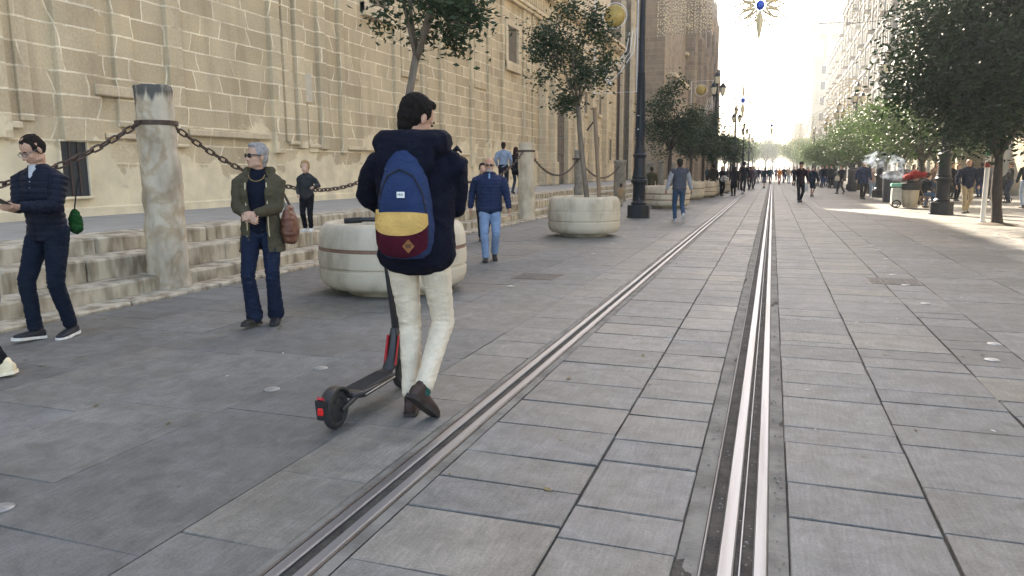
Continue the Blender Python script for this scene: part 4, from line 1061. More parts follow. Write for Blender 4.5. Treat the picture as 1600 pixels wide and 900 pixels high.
def stake(x, y, z0, x1, y1, z1, label):
    t = thing('wooden_stake', (x, y, z0), label, 'stake'); b = MB(); b.tube([(x, y, z0), (x1, y1, z1)], .045, 8); b.build('post', M['stake'], t, smooth=True)
    return t

rs = random.Random(31)
def centre_of(px, pbase, r):                    # the bowl's front foot is at the pixel
    p = at(px, pbase); d = V((p.x, p.y, 0)).normalized(); return p+d*r*.66
c1 = centre_of(617, 465, .88); P1 = planter(c1.x, c1.y, .885, .84, 'large round stone planter with a dark band, behind the man with the backpack', 1)
tree(c1.x-.02, c1.y, .72, 4.9, .98, 2.88, rs, 'slender tree with a pale trunk growing in the large banded planter', .052, M['leafA'], M['bark'], 5800, .092, 'trees in the planters', centre=(c1.x+.42, c1.y+.1), clumps=46, hollow=.25, fork=2.75)
b = MB(); rr = random.Random(3)
for i in range(18):
    a = rr.uniform(0, 2*PI)
c2 = centre_of(912, 371, .80); planter(c2.x, c2.y, .80, .86, 'round stone planter holding the staked tree, left of the tall black lamp post', 1, 'planter')
tree(c2.x+.08, c2.y, .72, 5.15, .92, 2.75, rs, 'staked tree with a thin pale trunk in the planter left of the lamp post', .055, M['leafA'], M['bark'], 5800, .097, 'trees in the planters', centre=(c2.x-.22, c2.y), clumps=40, hollow=.2, fork=2.85)
stake(c2.x+.36, c2.y-.05, .72, c2.x+.22, c2.y-.05, 2.75, 'leaning wooden stake tied beside the planter tree')
b = MB(); b.tube([(c2.x+.24, c2.y-.04, 2.5), (c2.x+.05, c2.y, 2.28)], .018, 6); tag(b.build('tie_strap', M['black'], loc=(c2.x, c2.y, 2.3)), 'dark strap tying the planter tree to its stake', 'strap')
far_pl = [(1041, 326, .86, 2, 'stone planter with two reddish bands behind the man in the grey waistcoat'), (1075, 312, .78, 1, 'stone planter right behind the man in the grey waistcoat'), (1094, 309, .80, 2, 'stone planter beside the man in beige trousers'), (1110, 306, .7, 1, 'small looking stone planter right of the man in beige trousers'), (1125, 302, .8, 1, 'stone planter behind the person in black and white'), (1138, 295, .8, 1, 'stone planter behind the person in the long black coat')]
fc = []
for i, (px, py, r, nb, l) in enumerate(far_pl):
    c = centre_of(px, py, r); fc.append(c); planter(c.x, c.y, r, .84, l, nb)
proto = None
tl = ['drooping tree in the planter with reddish bands, right of the lamp post', 'second dark planter tree right of the lamp post', 'third dark planter tree, over the man in beige trousers', 'fourth planter tree, left of the distant lamps', None, 'far planter tree near the open sky']
for i, c in enumerate(fc):
    if tl[i] is None: continue
    top = (4.6, 4.3, 4.4, 3.9, 0, 3.9)[i]
    tree(c.x+.1, c.y, .7, top, (1.15, 1.1, 1.2, 1.0, 0, 1.2)[i], 2.0, rs, tl[i], .07, M['leafA'], M['barkdark'], 5200, .12, 'trees in the planters', clumps=45, hollow=.3, fork=2.2)

# ------------------------------------------------------------------ lamp posts
def lantern(mb_m, mb_g, c, s=1.):
    x, y, z = c
    mb_m.lathe([(.03*s, -.10*s), (.06*s, -.06*s), (.10*s, 0), (.115*s, .01*s)], c, 6)
    mb_g.lathe([(.11*s, .01*s), (.185*s, .40*s)], c, 6)
    mb_m.lathe([(.21*s, .40*s), (.215*s, .43*s), (.13*s, .56*s), (.12*s, .60*s), (.05*s, .66*s), (.02*s, .74*s), (.004*s, .80*s)], c, 6)
    for k in range(6):
        a = 2*PI*k/6; mb_m.tube([(x+.115*s*math.cos(a), y+.115*s*math.sin(a), z+.01*s), (x+.19*s*math.cos(a), y+.19*s*math.sin(a), z+.41*s)], .010*s, 4)
def lamp(x, y, label, top=7.1, k=1., group='ornate black lamp posts'):
    t = thing('street_lamp', (x, y, 0), label, 'street lamp', group)
    b = MB(); b.lathe([(.36*k, 0), (.36*k, .045), (.345*k, .06), (.345*k, .36), (.33*k, .385), (.22*k, .40)], (x, y, 0), 8, a0=PI/8); b.build('base', M['lampiron'], t)
    b = MB(); b.lathe([(.23, .38), (.235, .45), (.19, .50), (.185, .98), (.21, 1.02), (.245, 1.06), (.25, 1.13), (.21, 1.17), (.225, 1.22), (.20, 1.27), (.175, 1.5), (.17, 1.78), (.20, 1.82), (.21, 1.88), (.17, 1.92), (.15, 2.1)], (x, y, 0), 20); b.build('pedestal', M['lampiron'], t, smooth=True, angle=35)
    b = MB(); b.lathe([(.145, 2.05), (.135, 2.3), (.15, 2.34), (.13, 2.38), (.105, 4.2), (.12, 4.24), (.10, 4.28), (.07, top-1.5), (.10, top-1.46), (.07, top-1.40), (.05, top-.85)], (x, y, 0), 16)
    for a in [2*PI*i/12 for i in range(12)]: b.tube([(x+.14*math.cos(a), y+.14*math.sin(a), 2.4), (x+.105*math.cos(a), y+.105*math.sin(a), 4.15)], .012, 4)
    b.build('shaft', M['lampiron'], t, smooth=True, angle=35)
    for (dx, dy, dz) in ((0, 0, top-.80), (.34, 0, top-1.45), (-.17, .29, top-1.45), (-.17, -.29, top-1.45)):
        m_, g_ = MB(), MB(); lantern(m_, g_, (x+dx, y+dy, dz))
        if dx: 
            m_.tube([(x, y, top-1.75), (x+dx*.6, y+dy*.6, top-1.83), (x+dx, y+dy, top-1.72), (x+dx, y+dy, top-1.53)], .022, 6)
        o = m_.build('lantern', M['lampiron'], t); g_.build('glass', M['lantern'], None); gl = bpy.context.scene.objects[-1] if False else COL.objects[-1]
        gl.data.transform(Matrix.Translation(-V(t.location))); gl.parent = o
    return t
pl = at(995, 341); LX, LY = pl.x, pl.y+.3
L1 = lamp(LX, LY, 'tall black lamp post beside the planters, nearest on the left side', 9.2)
# stickers on the post
for z_, c_, h_ in ((2.62, 'white', .03), (3.02, 'white', .022), (1.32, 'white', .02)):
    b = MB(); a0 = -1.9; b.box((LX+.142*math.cos(a0), LY+.142*math.sin(a0), z_), (.05, .006, h_), Matrix.Rotation(a0+PI/2, 3, 'Z')); b.build('sticker', M['white'], L1)
for i, (px, yy, tp) in enumerate(((1118, 47, 7.3), (1149, 72, 7.2), (1163, 97, 7.2), (1172, 122, 7.2), (1178, 150, 7.2))):
    p = atY(px, 200, yy); lamp(p.x, yy, ('slim black lamp post past the tall building edge, second on the left', 'third black lamp post on the left, against the white sky', 'fourth black lamp post on the left, small and hazy', 'fifth black lamp post on the left, very small in the haze', 'farthest black lamp post on the left side')[i], tp)
for i, (px, yy, tp) in enumerate(((1476, 26.6, 7.3), (1376, 41.6, 7.5), (1332, 57, 7.4), (1305, 73, 7.4), (1288, 89, 7.3), (1270, 112, 7.3))):
    p = atY(px, 260, yy); lamp(p.x, yy, ('black lamp post with a thick base whose head is lost in the big dark tree', 'black lamp post with lit looking lanterns above the orange trees', 'third black lamp post on the right, half hidden by the orange trees', 'fourth black lamp post on the right in front of the balconied building', 'fifth black lamp post on the right, hazy', 'farthest black lamp post on the right side')[i], tp)

# ------------------------------------------------------------------ orange trees on the right
bt = at(1558, 351)
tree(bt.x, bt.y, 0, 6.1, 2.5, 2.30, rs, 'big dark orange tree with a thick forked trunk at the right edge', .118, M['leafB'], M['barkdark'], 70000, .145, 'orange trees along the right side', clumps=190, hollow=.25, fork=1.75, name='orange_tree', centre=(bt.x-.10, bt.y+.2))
tb = MB(); tb.lathe([(.5, 0), (.42, .03), (.2, .06)], (bt.x, bt.y, -.005), 16); tag(tb.build('tree_pit', M['soil'], smooth=True, loc=(bt.x, bt.y, 0)), 'dark bare earth around the foot of the big orange tree', 'tree pit')
ol = ['orange tree with a leaning trunk behind the smoking stall', 'second bright orange tree, left of the smoke', 'third orange tree in the right row', 'fourth orange tree in the right row', 'fifth orange tree in the right row', 'sixth orange tree in the right row, hazy', 'seventh orange tree in the right row, hazy', 'eighth orange tree in the right row, pale with haze', 'ninth orange tree in the right row, pale with haze', 'last orange tree of the right row by the open street']
yy = 33.5; pro = []
for i in range(10):
    x = 5.6+.25*math.sin(i*2.1)
    if i < 3:
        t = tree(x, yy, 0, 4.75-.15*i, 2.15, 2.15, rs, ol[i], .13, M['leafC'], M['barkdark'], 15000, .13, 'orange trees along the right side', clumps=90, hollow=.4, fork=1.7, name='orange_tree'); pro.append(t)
    else:
        t = copy_tree(pro[i % 3]); t.location = (x, yy, 0); t.rotation_euler.z = i*1.3; t.scale = (1, 1, .95+.08*math.sin(i)); t['label'] = ol[i]
    yy += 6.8+i*.7
# second row further right, nearer the buildings
ol2 = ['orange tree close to the building behind the walkers, first of the back row', 'orange tree of the back row behind the seller', 'third orange tree of the back row', 'fourth orange tree of the back row', 'fifth orange tree of the back row']
for i in range(5):
    t = copy_tree(pro[(i+1) % 3]); t.location = (8.6+.3*math.sin(i), 47+i*13, 0); t.rotation_euler.z = i*2.2+1; t['label'] = ol2[i]
# far trees closing the street, both sides
ft = [(-7.5, 128), (-6, 140), (-8, 158), (-5.5, 176), (-9, 195), (5.5, 135), (7.5, 155), (5, 175), (8, 200), (-2, 240), (6, 245), (-9, 235), (13, 235), (0, 262), (-6, 270), (9, 280), (-14, 262)]
for i, (x, y) in enumerate(ft):
    t = copy_tree(pro[i % 3]); t.location = (x, y, 0); k = 1.25+.4*((i*7) % 5)/5+(.55 if y > 220 else 0); t.scale = (k, k, k*1.1); t.rotation_euler.z = i*.9
    t.name = 'distant_tree'; t['label'] = 'pale green tree far down the street in the haze'; t['group'] = 'trees far down the street'

# ------------------------------------------------------------------ white pole, bins
pw = at(1535, 347); t = thing('sign_pole', (pw.x, pw.y, 0), 'white painted pole with small stickers beside the big orange tree', 'pole')
b = MB(); b.lathe([(.085, 0), (.075, .05), (.062, .06), (.055, 4.2), (.05, 4.25)], (pw.x, pw.y, 0), 16); b.build('shaft', M['white'], t, smooth=True, angle=40)
for z_, c_ in ((1.75, (.05, .18, .10)), (1.45, (.25, .03, .02)), (1.98, (.12, .05, .04))):
    b = MB(); b.lathe([(.0625, 0), (.0628, .01), (.0628, .13), (.0625, .14)], (pw.x, pw.y, z_), 16); b.build('sticker', mat('sticker', c_, .6), t, smooth=True)
def bin_(px, py, w, h, label, round_=True):
    p = at(px, py); t = thing('litter_bin', (p.x, p.y, 0), label, 'bin', 'dark bins along the right side'); b = MB()
    if round_: b.lathe([(w*.42, 0), (w*.44, .06), (w*.5, h*.86), (w*.53, h*.88), (w*.53, h*.95), (w*.47, h)], (p.x, p.y, 0), 20)
    else: b.bbox(p.x-w/2, p.x+w/2, p.y-w/2, p.y+w/2, 0, h, .03)
    b.build('drum', mat('bin_metal', (.05, .055, .065), .6, (.075, .08, .09), 5), t, smooth=True, angle=35)
    b = MB(); b.lathe([(w*.38, h-.02), (w*.38, h+.04), (w*.2, h+.08)], (p.x, p.y, 0), 20); b.build('lid', M['lampiron'], t, smooth=True, angle=35)
bin_(1391, 316, .72, 1.28, 'large dark tapered bin veiled by the smoke')
bin_(1307, 294, .55, 1.2, 'dark bin near the walker with the cream bag')
bin_(1331, 299, .62, 1.45, 'tall dark bin left of the man in the blue coat')

# ------------------------------------------------------------------ winter light decorations
def panel(x, y, z0, w, h, label, rs, side=-1):
    t = thing('festive_decoration', (x, y, z0), label, 'light decoration', 'festive light panels on the lamp posts')
    x0, x1 = (x-w, x) if side < 0 else (x, x+w); b = MB()
    b.tube([(x0, y, z0), (x1, y, z0), (x1, y, z0+h), (x0, y, z0+h)], .018, 6, True); b.build('frame', M['tube'], t)
    cx, cz = x0+w*.46, z0+h*.80; b = MB(); rr = w*.245
    b.ell((cx, y, cz), (rr, rr*.45, rr), None, 24, 16)
    o = b.build('gold_disc', M['gold'], t, smooth=True)
    for v in o.data.vertices: v.co += v.co.normalized()*0+V((0, noise.noise(v.co*20)*.02, 0))
    b = MB(); b.tube([(cx+(rr+.05)*math.cos(a), y, cz+(rr+.05)*math.sin(a)) for a in [2*PI*i/28 for i in range(28)]], .012, 5, True)
    for k in range(3):
        q = 1-.16*k
        b.tube([(x1-.04-.10*k, y, z0+h*(.66-.02*k)), (x1-.10-.12*k, y, z0+h*.42), (x0+w*.62-.08*k, y, z0+h*(.22+.03*k)), (x0+w*.36-.03*k, y, z0+h*(.10+.05*k)), (x0+.03+.02*k, y, z0+h*(.16+.10*k))], .012, 5)
    for k in range(5):
        a = 2.4+k*.32; b.tube([(x0+w*.40, y, z0+h*.06+k*.03), (x0+w*.25+.12*math.cos(a), y, z0+h*.24+.10*math.sin(a)), (x0+w*.10+k*.11, y, z0+h*.33)], .010, 5)
    b.build('light_tubes', M['tube'], t)
panel(LX-.14, LY, 3.72, 1.28, 2.75, 'white light panel with a gold disc on the tall lamp post beside the planters', rs)
pp = atY(1112, 190, 47); panel(pp.x, 47, 4.0, 1.25, 2.7, 'light panel with a gold disc on the second lamp post of the left side', rs)

def curtain(x0, x1, y, z0, z1, n, label, rs):
    t = thing('light_curtain', ((x0+x1)/2, y, z0), label, 'light decoration', 'festive light curtains over the street')
    b = MB(); f_ = lambda x: .05*math.sin((x-x0)*1.3)
    b.tube([(x0+(x1-x0)*i/20, y, z0+f_(x0+(x1-x0)*i/20)) for i in range(21)], .009, 5); b.tube([(x0, y, z1), (x1, y, z1)], .012, 5)
    s_ = MB()
    for i in range(n):
        x = x0+(x1-x0)*(i+.5)/n+rs.uniform(-.03, .03); zb = z0+f_(x)+(rs.uniform(0, .25) if i % 2 else 0)
        b.tube([(x, y, z1), (x, y, zb)], .006, 4); z = zb
        while z < z1: s_.ell((x+rs.uniform(-.012, .012), y+rs.uniform(-.012, .012), z), (.019, .019, .028), None, 6, 4); z += rs.uniform(.06, .16)
    b.build('strings', M['wire'], t); tag(s_.build('bulbs', M['bulb'] if x0 < -1.5 else M['bulbdark'], t, smooth=True), kind='stuff')
pA, pB = atY(1030, 56, 27), atY(1112, 50, 27)
curtain(pA.x-.1, pB.x, 27, pA.z, pA.z+1.6, 34, 'curtain of small bulbs hanging before the brown church front', rs)
pA, pB = atY(1322, 38, 27), atY(1440, 28, 27)
curtain(pA.x, pB.x+1, 27, pA.z, pA.z+1.6, 34, 'curtain of small bulbs hanging before the balconied building at right', rs)
pA, pB = atY(1236, 42, 30), atY(1322, 42, 30)
curtain(pA.x, pB.x, 30, pA.z, pA.z+1.6, 12, 'sparse curtain of tiny bulbs against the white sky', rs)
pA, pB = atY(1122, 50, 30), atY(1130, 50, 30)
curtain(pA.x, pB.x, 30, pA.z, pA.z+1.6, 2, 'single string of bulbs hanging at the edge of the brown church front', rs)

def star(cx, y, cz, R_, label, rs):
    t = thing('light_star', (cx, y, cz), label, 'light decoration', 'festive stars over the street')
    b = MB(); b.ell((cx, y, cz), (R_*.15, R_*.15, R_*.18), None, 12, 8); b.build('blue_core', M['blue'], t, smooth=True)
    b = MB(); b.lathe([(R_*.03, -R_*1.15), (R_*.10, -R_*.78), (R_*.13, -R_*.55), (R_*.05, -R_*.2)], (cx, y, cz), 8); b.lathe([(R_*.03, R_*.2), (R_*.10, R_*.5), (R_*.06, R_*.75), (R_*.02, R_*1.05)], (cx, y, cz), 8); b.build('spindle', M['bulb'], t, smooth=True)
    b = MB()
    for k in range(12):
        if k in (3, 9): continue
        a = 2*PI*k/12; L_ = R_*(1.0 if k % 2 else .86); d = V((math.cos(a), 0, math.sin(a))); n_ = V((-math.sin(a), 0, math.cos(a))); c = V((cx, y, cz))
        for yy_ in (-.1, .1):
            o_ = V((0, yy_*R_, 0)); b.tube([c+d*R_*.2+o_, c+d*L_*.6+n_*R_*.13+o_, c+d*L_, c+d*L_*.6-n_*R_*.13+o_, c+d*R_*.2+o_], .018, 5)
        b.tube([c+d*L_*.6+n_*R_*.13, c+d*L_*.6-n_*R_*.13], .009, 5)
        for q in range(7): p_ = c+d*L_*(.4+.1*q)+n_*rs.uniform(-.1, .1)*R_; b.ell(p_, (.032, .032, .032), None, 6, 4)
    b.build('wire_frame', M['bulb'], t)
    b = MB(); b.tube([(cx, y, cz+R_*1.1), (cx, y, cz+R_*1.1+.9)], .008, 4); b.tube([(-8, y, cz+R_+1.3), (cx, y, cz+R_+.9), (12, y, cz+R_+1.5)], .008, 4); b.build('hanging_wire', M['wire'], t)
s_ = atY(1188, 8, 24); star(s_.x, 24, s_.z, .82, 'large wire star with a blue core, cut by the top of the picture', rs)
s_ = atY(1161, 157, 50); star(s_.x, 50, s_.z, .95, 'wire star with a blue core hanging between the left lamp heads', rs)
s_ = atY(1206, 196, 84); star(s_.x, 84, s_.z, 1.0, 'small wire star hanging low over the far street', rs)
s_ = atY(1146, 250, 140); star(s_.x, 140, 8.6, .9, 'tiny wire star far off near the street end', rs)

def arch(x, y, z, w, label, rs, gold=True):
    t = thing('light_arch', (x, y, z), label, 'light decoration', 'festive gold light arches on the right side'); b = MB()
    for k in range(5):
        r_ = w*(1-.17*k); b.tube([(x+r_*math.cos(a), y, z+r_*.85*math.sin(a)) for a in [PI*i/14 for i in range(15)]], .022, 5)
    for s__ in (-1, 1):
        for k in range(3): b.tube([(x+s__*w*(.3+.3*k)+w*.16*math.cos(a), y, z-w*.25+w*.16*math.sin(a)) for a in [2*PI*i/12 for i in range(12)]], .018, 5, True)
    b.tube([(x, y, z-w*.9), (x, y, z+w*.9)], .03, 5); b.build('gold_curves', M['gold'], t)
for i, (px, py, yy, w) in enumerate(((1318, 190, 72, 2.0), (1296, 196, 88, 2.1), (1270, 205, 105, 2.1), (1250, 214, 124, 2.2), (1238, 226, 148, 2.4), (1327, 150, 60, 1.4))):
    p = atY(px, py, yy); arch(p.x, yy, p.z, w, ('gold light arch above the orange trees, nearest of the row', 'second gold light arch over the orange trees', 'third gold light arch over the orange trees', 'fourth gold light arch over the orange trees, hazy', 'farthest gold light arch over the orange trees', 'smaller gold light arch by the balconied building')[i], rs)
p = atY(1230, 160, 95)
t = thing('light_garland', tuple(p), 'garland of small lights slung across the far sky', 'light decoration'); b = MB(); g_ = MB()
for i in range(4):
    x0 = p.x-4+i*3.2; pts = [(x0+3.2*q/10, 95, p.z-.9*4*(q/10)*(1-q/10)+1.0*math.sin(i+q*.1)) for q in range(11)]; b.tube(pts, .012, 4)
    for q in pts: g_.ell(q, (.07, .07, .09), None, 6, 4)
for k in (-.9, 0, .9): b.tube([(p.x+2, 95, p.z-2.6), (p.x+2+k*.4, 95, p.z-1.4), (p.x+2+k, 95, p.z-.9)], .02, 4)
b.build('cable', M['wire'], t); g_.build('bulbs', M['bulb'], t)
# white sagging cable at right
t = thing('white_cable', (8, 41, 5), 'white cable sagging beside the lantern in front of the balconied building', 'cable'); b = MB()
A, B_ = atY(1333, 92, 43), atY(1392, 124, 41.6); pts = [A.lerp(B_, q/12)-V((0, 0, .55*4*(q/12)*(1-q/12))) for q in range(13)]; b.tube(pts, .022, 6); b.build('line', M['tube'], t)

# fallen leaves and litter
def litter(name, m, n, area, size, label, seed):
    rr = random.Random(seed); b = MB()
    for i in range(n):
        x = rr.uniform(area[0], area[1]); y = area[2]+(area[3]-area[2])*rr.random()**1.4; a = rr.uniform(0, 2*PI); L_ = size*rr.uniform(.5, 1.3); d = V((math.cos(a), math.sin(a), 0)); s_ = V((-d.y, d.x, 0)); p = V((x, y, .004))
        b.add([p, p+d*L_*.5+s_*L_*.28+V((0, 0, .004)), p+d*L_+V((0, 0, .008*rr.random())), p+d*L_*.5-s_*L_*.28+V((0, 0, .003))], [(0, 1, 2, 3)])
    tag(b.build(name, m), label, 'litter', kind='stuff')
litter('fallen_leaves', mat('dry_leaf', (.10, .07, .03), .9, (.16, .13, .05), 30), 260, (-6.3, 7, 3, 40), .05, 'dry fallen leaves scattered thinly over the paving', 8)
litter('paper_scraps', mat('paper_scrap', (.45, .45, .42), .8), 70, (-6.3, 6, 4, 45), .035, 'tiny pale paper scraps scattered over the paving', 9)
# ================================================================== BUILDINGS
def facade(name, label, X, y0, y1, h, m, storeys, bay, depth=14, z0=3.9, balcony=True, pil=True, win_w=1.2, win_h=2.0, shutter=False, arcade=True):
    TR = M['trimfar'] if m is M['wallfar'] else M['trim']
    t = thing(name, (X, (y0+y1)/2, 0), label, 'building'); off = Matrix.Translation(-V(t.location))
    b = MB(); b.box((X+depth/2, (y0+y1)/2, h/2), (depth, y1-y0, h)); b.build('wall', m, t)
    b = MB(); b.bbox(X-.55, X+.3, y0-.2, y1+.2, h, h+.5, .08); b.bbox(X-.3, X+.3, y0-.1, y1+.1, h-.7, h-.003, .05); b.build('cornice', TR, t)
    nb = max(1, int((y1-y0)/bay)); bw = (y1-y0)/nb; sh_ = (h-z0-.8)/storeys
    for k in range(storeys):
        zz = z0+k*sh_; b = MB(); b.bbox(X-.22, X+.1, y0, y1, zz-.22, zz+.08, .03); b.build('string_course', TR, t)
    for i in range(nb+1):
        if pil: b = MB(); yb = y0+i*bw; b.bbox(X-.20, X+.1, yb-.22, yb+.22, 0, h-.8, .03); b.build('pilaster', TR, t)
    for k in range(storeys):
        for i in range(nb):
            zc = z0+k*sh_+.5; yb = y0+(i+.5)*bw; hh = min(win_h, sh_-1.)
            b = MB(); b.bbox(X-.12, X+.05, yb-win_w/2-.18, yb-win_w/2, zc, zc+hh, .02); b.bbox(X-.12, X+.05, yb+win_w/2, yb+win_w/2+.18, zc, zc+hh, .02); b.bbox(X-.18, X+.05, yb-win_w/2-.22, yb+win_w/2+.22, zc+hh, zc+hh+.22, .02)
            w_ = b.build('window', TR, t)
            b = MB(); b.box((X-.012, yb, zc+hh/2), (.03, win_w, hh)); o = b.build('pane', M['shutter'] if (shutter and (i*3+k) % 4 == 1) else M['glassdark']); o.data.transform(off); o.parent = w_
            if balcony and (i+k) % 2 == 0:
                b = MB(); b.bbox(X-.95, X-.02, yb-win_w*.95, yb+win_w*.95, zc-.25, zc-.08, .03)
                for q in range(3): b.bbox(X-.93, X-.90, yb-win_w*.93, yb+win_w*.93, zc+.1+q*.38, zc+.16+q*.38, .01)
                b.build('balcony', TR if k % 2 else M['iron'], t)
    if arcade:
        for i in range(nb):
            yb = y0+(i+.5)*bw; b = MB(); b.bbox(X-.06, X+.05, yb-bw*.36, yb+bw*.36, .05, 3.2, .02); f = b.build('shopfront', M['iron'], t)
            b = MB(); b.box((X-.07, yb, 1.7), (.02, bw*.64, 2.8)); o = b.build('pane', M['glassdark']); o.data.transform(off); o.parent = f
    return t
XR = 12.2
facade('stone_building', 'pale stone building with tall flat pilasters behind the people at the right edge', XR, 8, 92, 25, M['wallplain'], 5, 4.4, arcade=False, win_w=1.1, z0=5.2, balcony=False)
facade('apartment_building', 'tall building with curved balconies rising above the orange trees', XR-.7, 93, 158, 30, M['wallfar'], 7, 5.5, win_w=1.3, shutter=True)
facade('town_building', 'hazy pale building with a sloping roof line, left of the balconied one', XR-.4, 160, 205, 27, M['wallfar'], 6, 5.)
bt_ = thing('corner_tower', (15.5, 232, 0), 'pale tower building with three open arches under its flat roof', 'building')
b = MB(); b.box((17.5, 234, 16), (16, 16, 32)); b.build('wall', M['wallplain'], bt_)
b = MB(); b.box((17.5, 234, 39.3), (16.5, 16.5, 1.1)); b.box((17.5, 234, 40.3), (17.6, 17.6, .9)); b.build('roof', M['trim'], bt_)
b = MB()
for i in range(6):
    x = 9.8+i*3.08
    for yy_ in (226.4, 241.6): b.box((x, yy_, 35.4), (.9, .9, 6.8))
for j in range(1, 5):
    for x in (9.8, 25.2): b.box((x, 226.4+j*3.04, 35.4), (.9, .9, 6.8))
b.build('arcade_columns', M['trim'], bt_)
for i in range(5):
    b = MB(); x = 9.8+3.08*(i+.5)
    pts = [(x-1.1, 37), *[(x-1.1*math.cos(PI*q/8), 37+1.1*math.sin(PI*q/8)) for q in range(9)], (x+1.1, 37)]
    b.prism([(x-1.1, 38.9)]+[(x-1.1*math.cos(PI*q/8), 36.6+1.3*math.sin(PI*q/8)) for q in range(9)]+[(x+1.1, 38.9)], 226.1, 226.6); b.build('arch', M['trim'], bt_)
for i in range(4):
    for k in range(6):
        b = MB(); b.bbox(11.2+i*3.6, 12.8+i*3.6, 225.8, 226.02, 6+k*4.2, 8.6+k*4.2, .04); f = b.build('window', M['trim'], bt_)
        b = MB(); b.box((12+i*3.6, 225.78, 7.3+k*4.2), (1.1, .04, 2.1)); o = b.build('pane', M['glassdark']); o.data.transform(Matrix.Translation(-V(bt_.location))); o.parent = f
for i in range(4):
    for k in range(6):
        b = MB(); b.bbox(9.3, 9.52, 228+i*3.6, 229.5+i*3.6, 6+k*4.2, 8.6+k*4.2, .04); b.build('window', M['trim'], bt_)
facade('row_building', 'low pale buildings beyond the tower at the street end, right side', 10.5, 245, 300, 17, M['wallplain'], 4, 5.5, balcony=False)
facade('end_building', 'far hazy building closing the right side of the street', 7.5, 305, 380, 19, M['wallplain'], 4, 7, balcony=False)
bl = thing('low_building', (-22, 230, 0), 'low pale building beyond the church front, far left end of the street', 'building')
b = MB(); b.box((-26, 230, 5), (14, 120, 10)); b.build('wall', M['wallplain'], bl)
b = MB(); b.bbox(-19.2, -18.8, 170, 290, 9.9, 10.4, .05); b.build('cornice', M['trim'], bl)
for i in range(22):
    for k in range(2): b = MB(); b.box((-18.98, 173+i*5.4, 3+k*4), (.06, 1.4, 2.2)); b.build('window', M['glassdark'], bl)
# white tram shelter far left
sh_ = thing('tram_shelter', (-6.5, 104, 0), 'pale flat roofed shelter past the planters on the left', 'shelter')
b = MB(); b.bbox(-9, -4.5, 98, 110, 3.0, 3.25, .05); b.build('roof', M['white'], sh_)
for x, y in ((-8.5, 98.6), (-5, 98.6), (-8.5, 109.4), (-5, 109.4)): b = MB(); b.tube([(x, y, 0), (x, y, 3)], .07, 8); b.build('post', M['wire'], sh_)
# awning right
pa = atY(1400, 262, 47); aw = thing('shop_awning', (9.6, 55, 0), 'cream awning over the terrace beyond the smoking stall', 'awning')
b = MB(); b.add([(9.0, 49, 2.75), (9.0, 62, 2.75), (XR, 62, 3.7), (XR, 49, 3.7), (9.0, 49, 2.70), (9.0, 62, 2.70), (XR, 62, 3.65), (XR, 49, 3.65)], [(0, 1, 2, 3), (7, 6, 5, 4), (0, 3, 7, 4), (1, 5, 6, 2), (0, 4, 5, 1), (2, 6, 7, 3)]); b.build('canopy', cloth((.5, .42, .30)), aw)
for y in (49.2, 55.5, 61.8): b = MB(); b.tube([(9.1, y, 0), (9.1, y, 2.72)], .04, 8); b.build('post', M['wire'], aw)
# church side continues behind the camera; opposite building continues too
#@@PART4
# ================================================================== PEOPLE, NEAR
def w2l(w, loc, face, s):
    return (Matrix.Rotation(-face, 4, 'Z') @ (V(w)-V(loc)))/s
# --- main man with the scooter
mloc = V((-1.90, 3.80, 0)); mf = .16; ms = 1.84/1.75
LH = w2l((-2.20, 4.14, 1.16), mloc, mf, ms); RH = V((.06, .36, 1.13))
mr, mi = person('young man seen from behind in navy parka and cream trousers, pushing an electric scooter', mloc, mf, 1.84,
    bulk=1.03, lean=.05, hands={-1: LH, 1: RH}, elbow={-1: (-1.1, -.55, -.1), 1: (.55, -.9, -.1)}, palm={-1: (0.3, 0, -1), 1: (-.5, 0, 1)},
    feet={-1: (-.052, .00, .088, 3, .12), 1: (.055, -.125, .185, -40, -.42)}, head=(-.62, .42), curl=1.0,
    top=dict(col=(.0045, .0055, .013), hem=.90, puff=1.26, hood=1.28, collar=True, flare=.10, name='parka', pockets=True), trouser=dict(col=(.60, .515, .40), w=.93, fold=.0045),
    shoe=dict(col=(.030, .014, .010), sole=(.018, .013, .012), sock=(.006, .045, .035)), hair=dict(col=(.008, .006, .005), style='short'), voxel=.0075, skincol=(.44, .25, .17))
# denim blue collar lining
TT, s_, hd = mi['TT'], mi['s'], mi['hd']
k = MB()
for i in range(12):
    a0, a1 = -.5+PI*.9*i/12, -.5+PI*.9*(i+1)/12
    f = lambda a: TT(.088*math.cos(a), .012-.062*math.sin(a), 1.522)*s_
    k.loft([f(a0), f(a1)], [.017, .017], n=8)
part(remesh(k, .006, 2, 'collar_lining'), 'collar_lining', cloth((.10, .16, .26)), mr)
k = MB(); k.tube([TT(.17, .09, 1.44)*s_, TT(.21, .08, 1.475)*s_, TT(.235, .07, 1.45)*s_], [.012, .016, .006], 6); k.build('hood_tab', M['black'], mr, world=False)
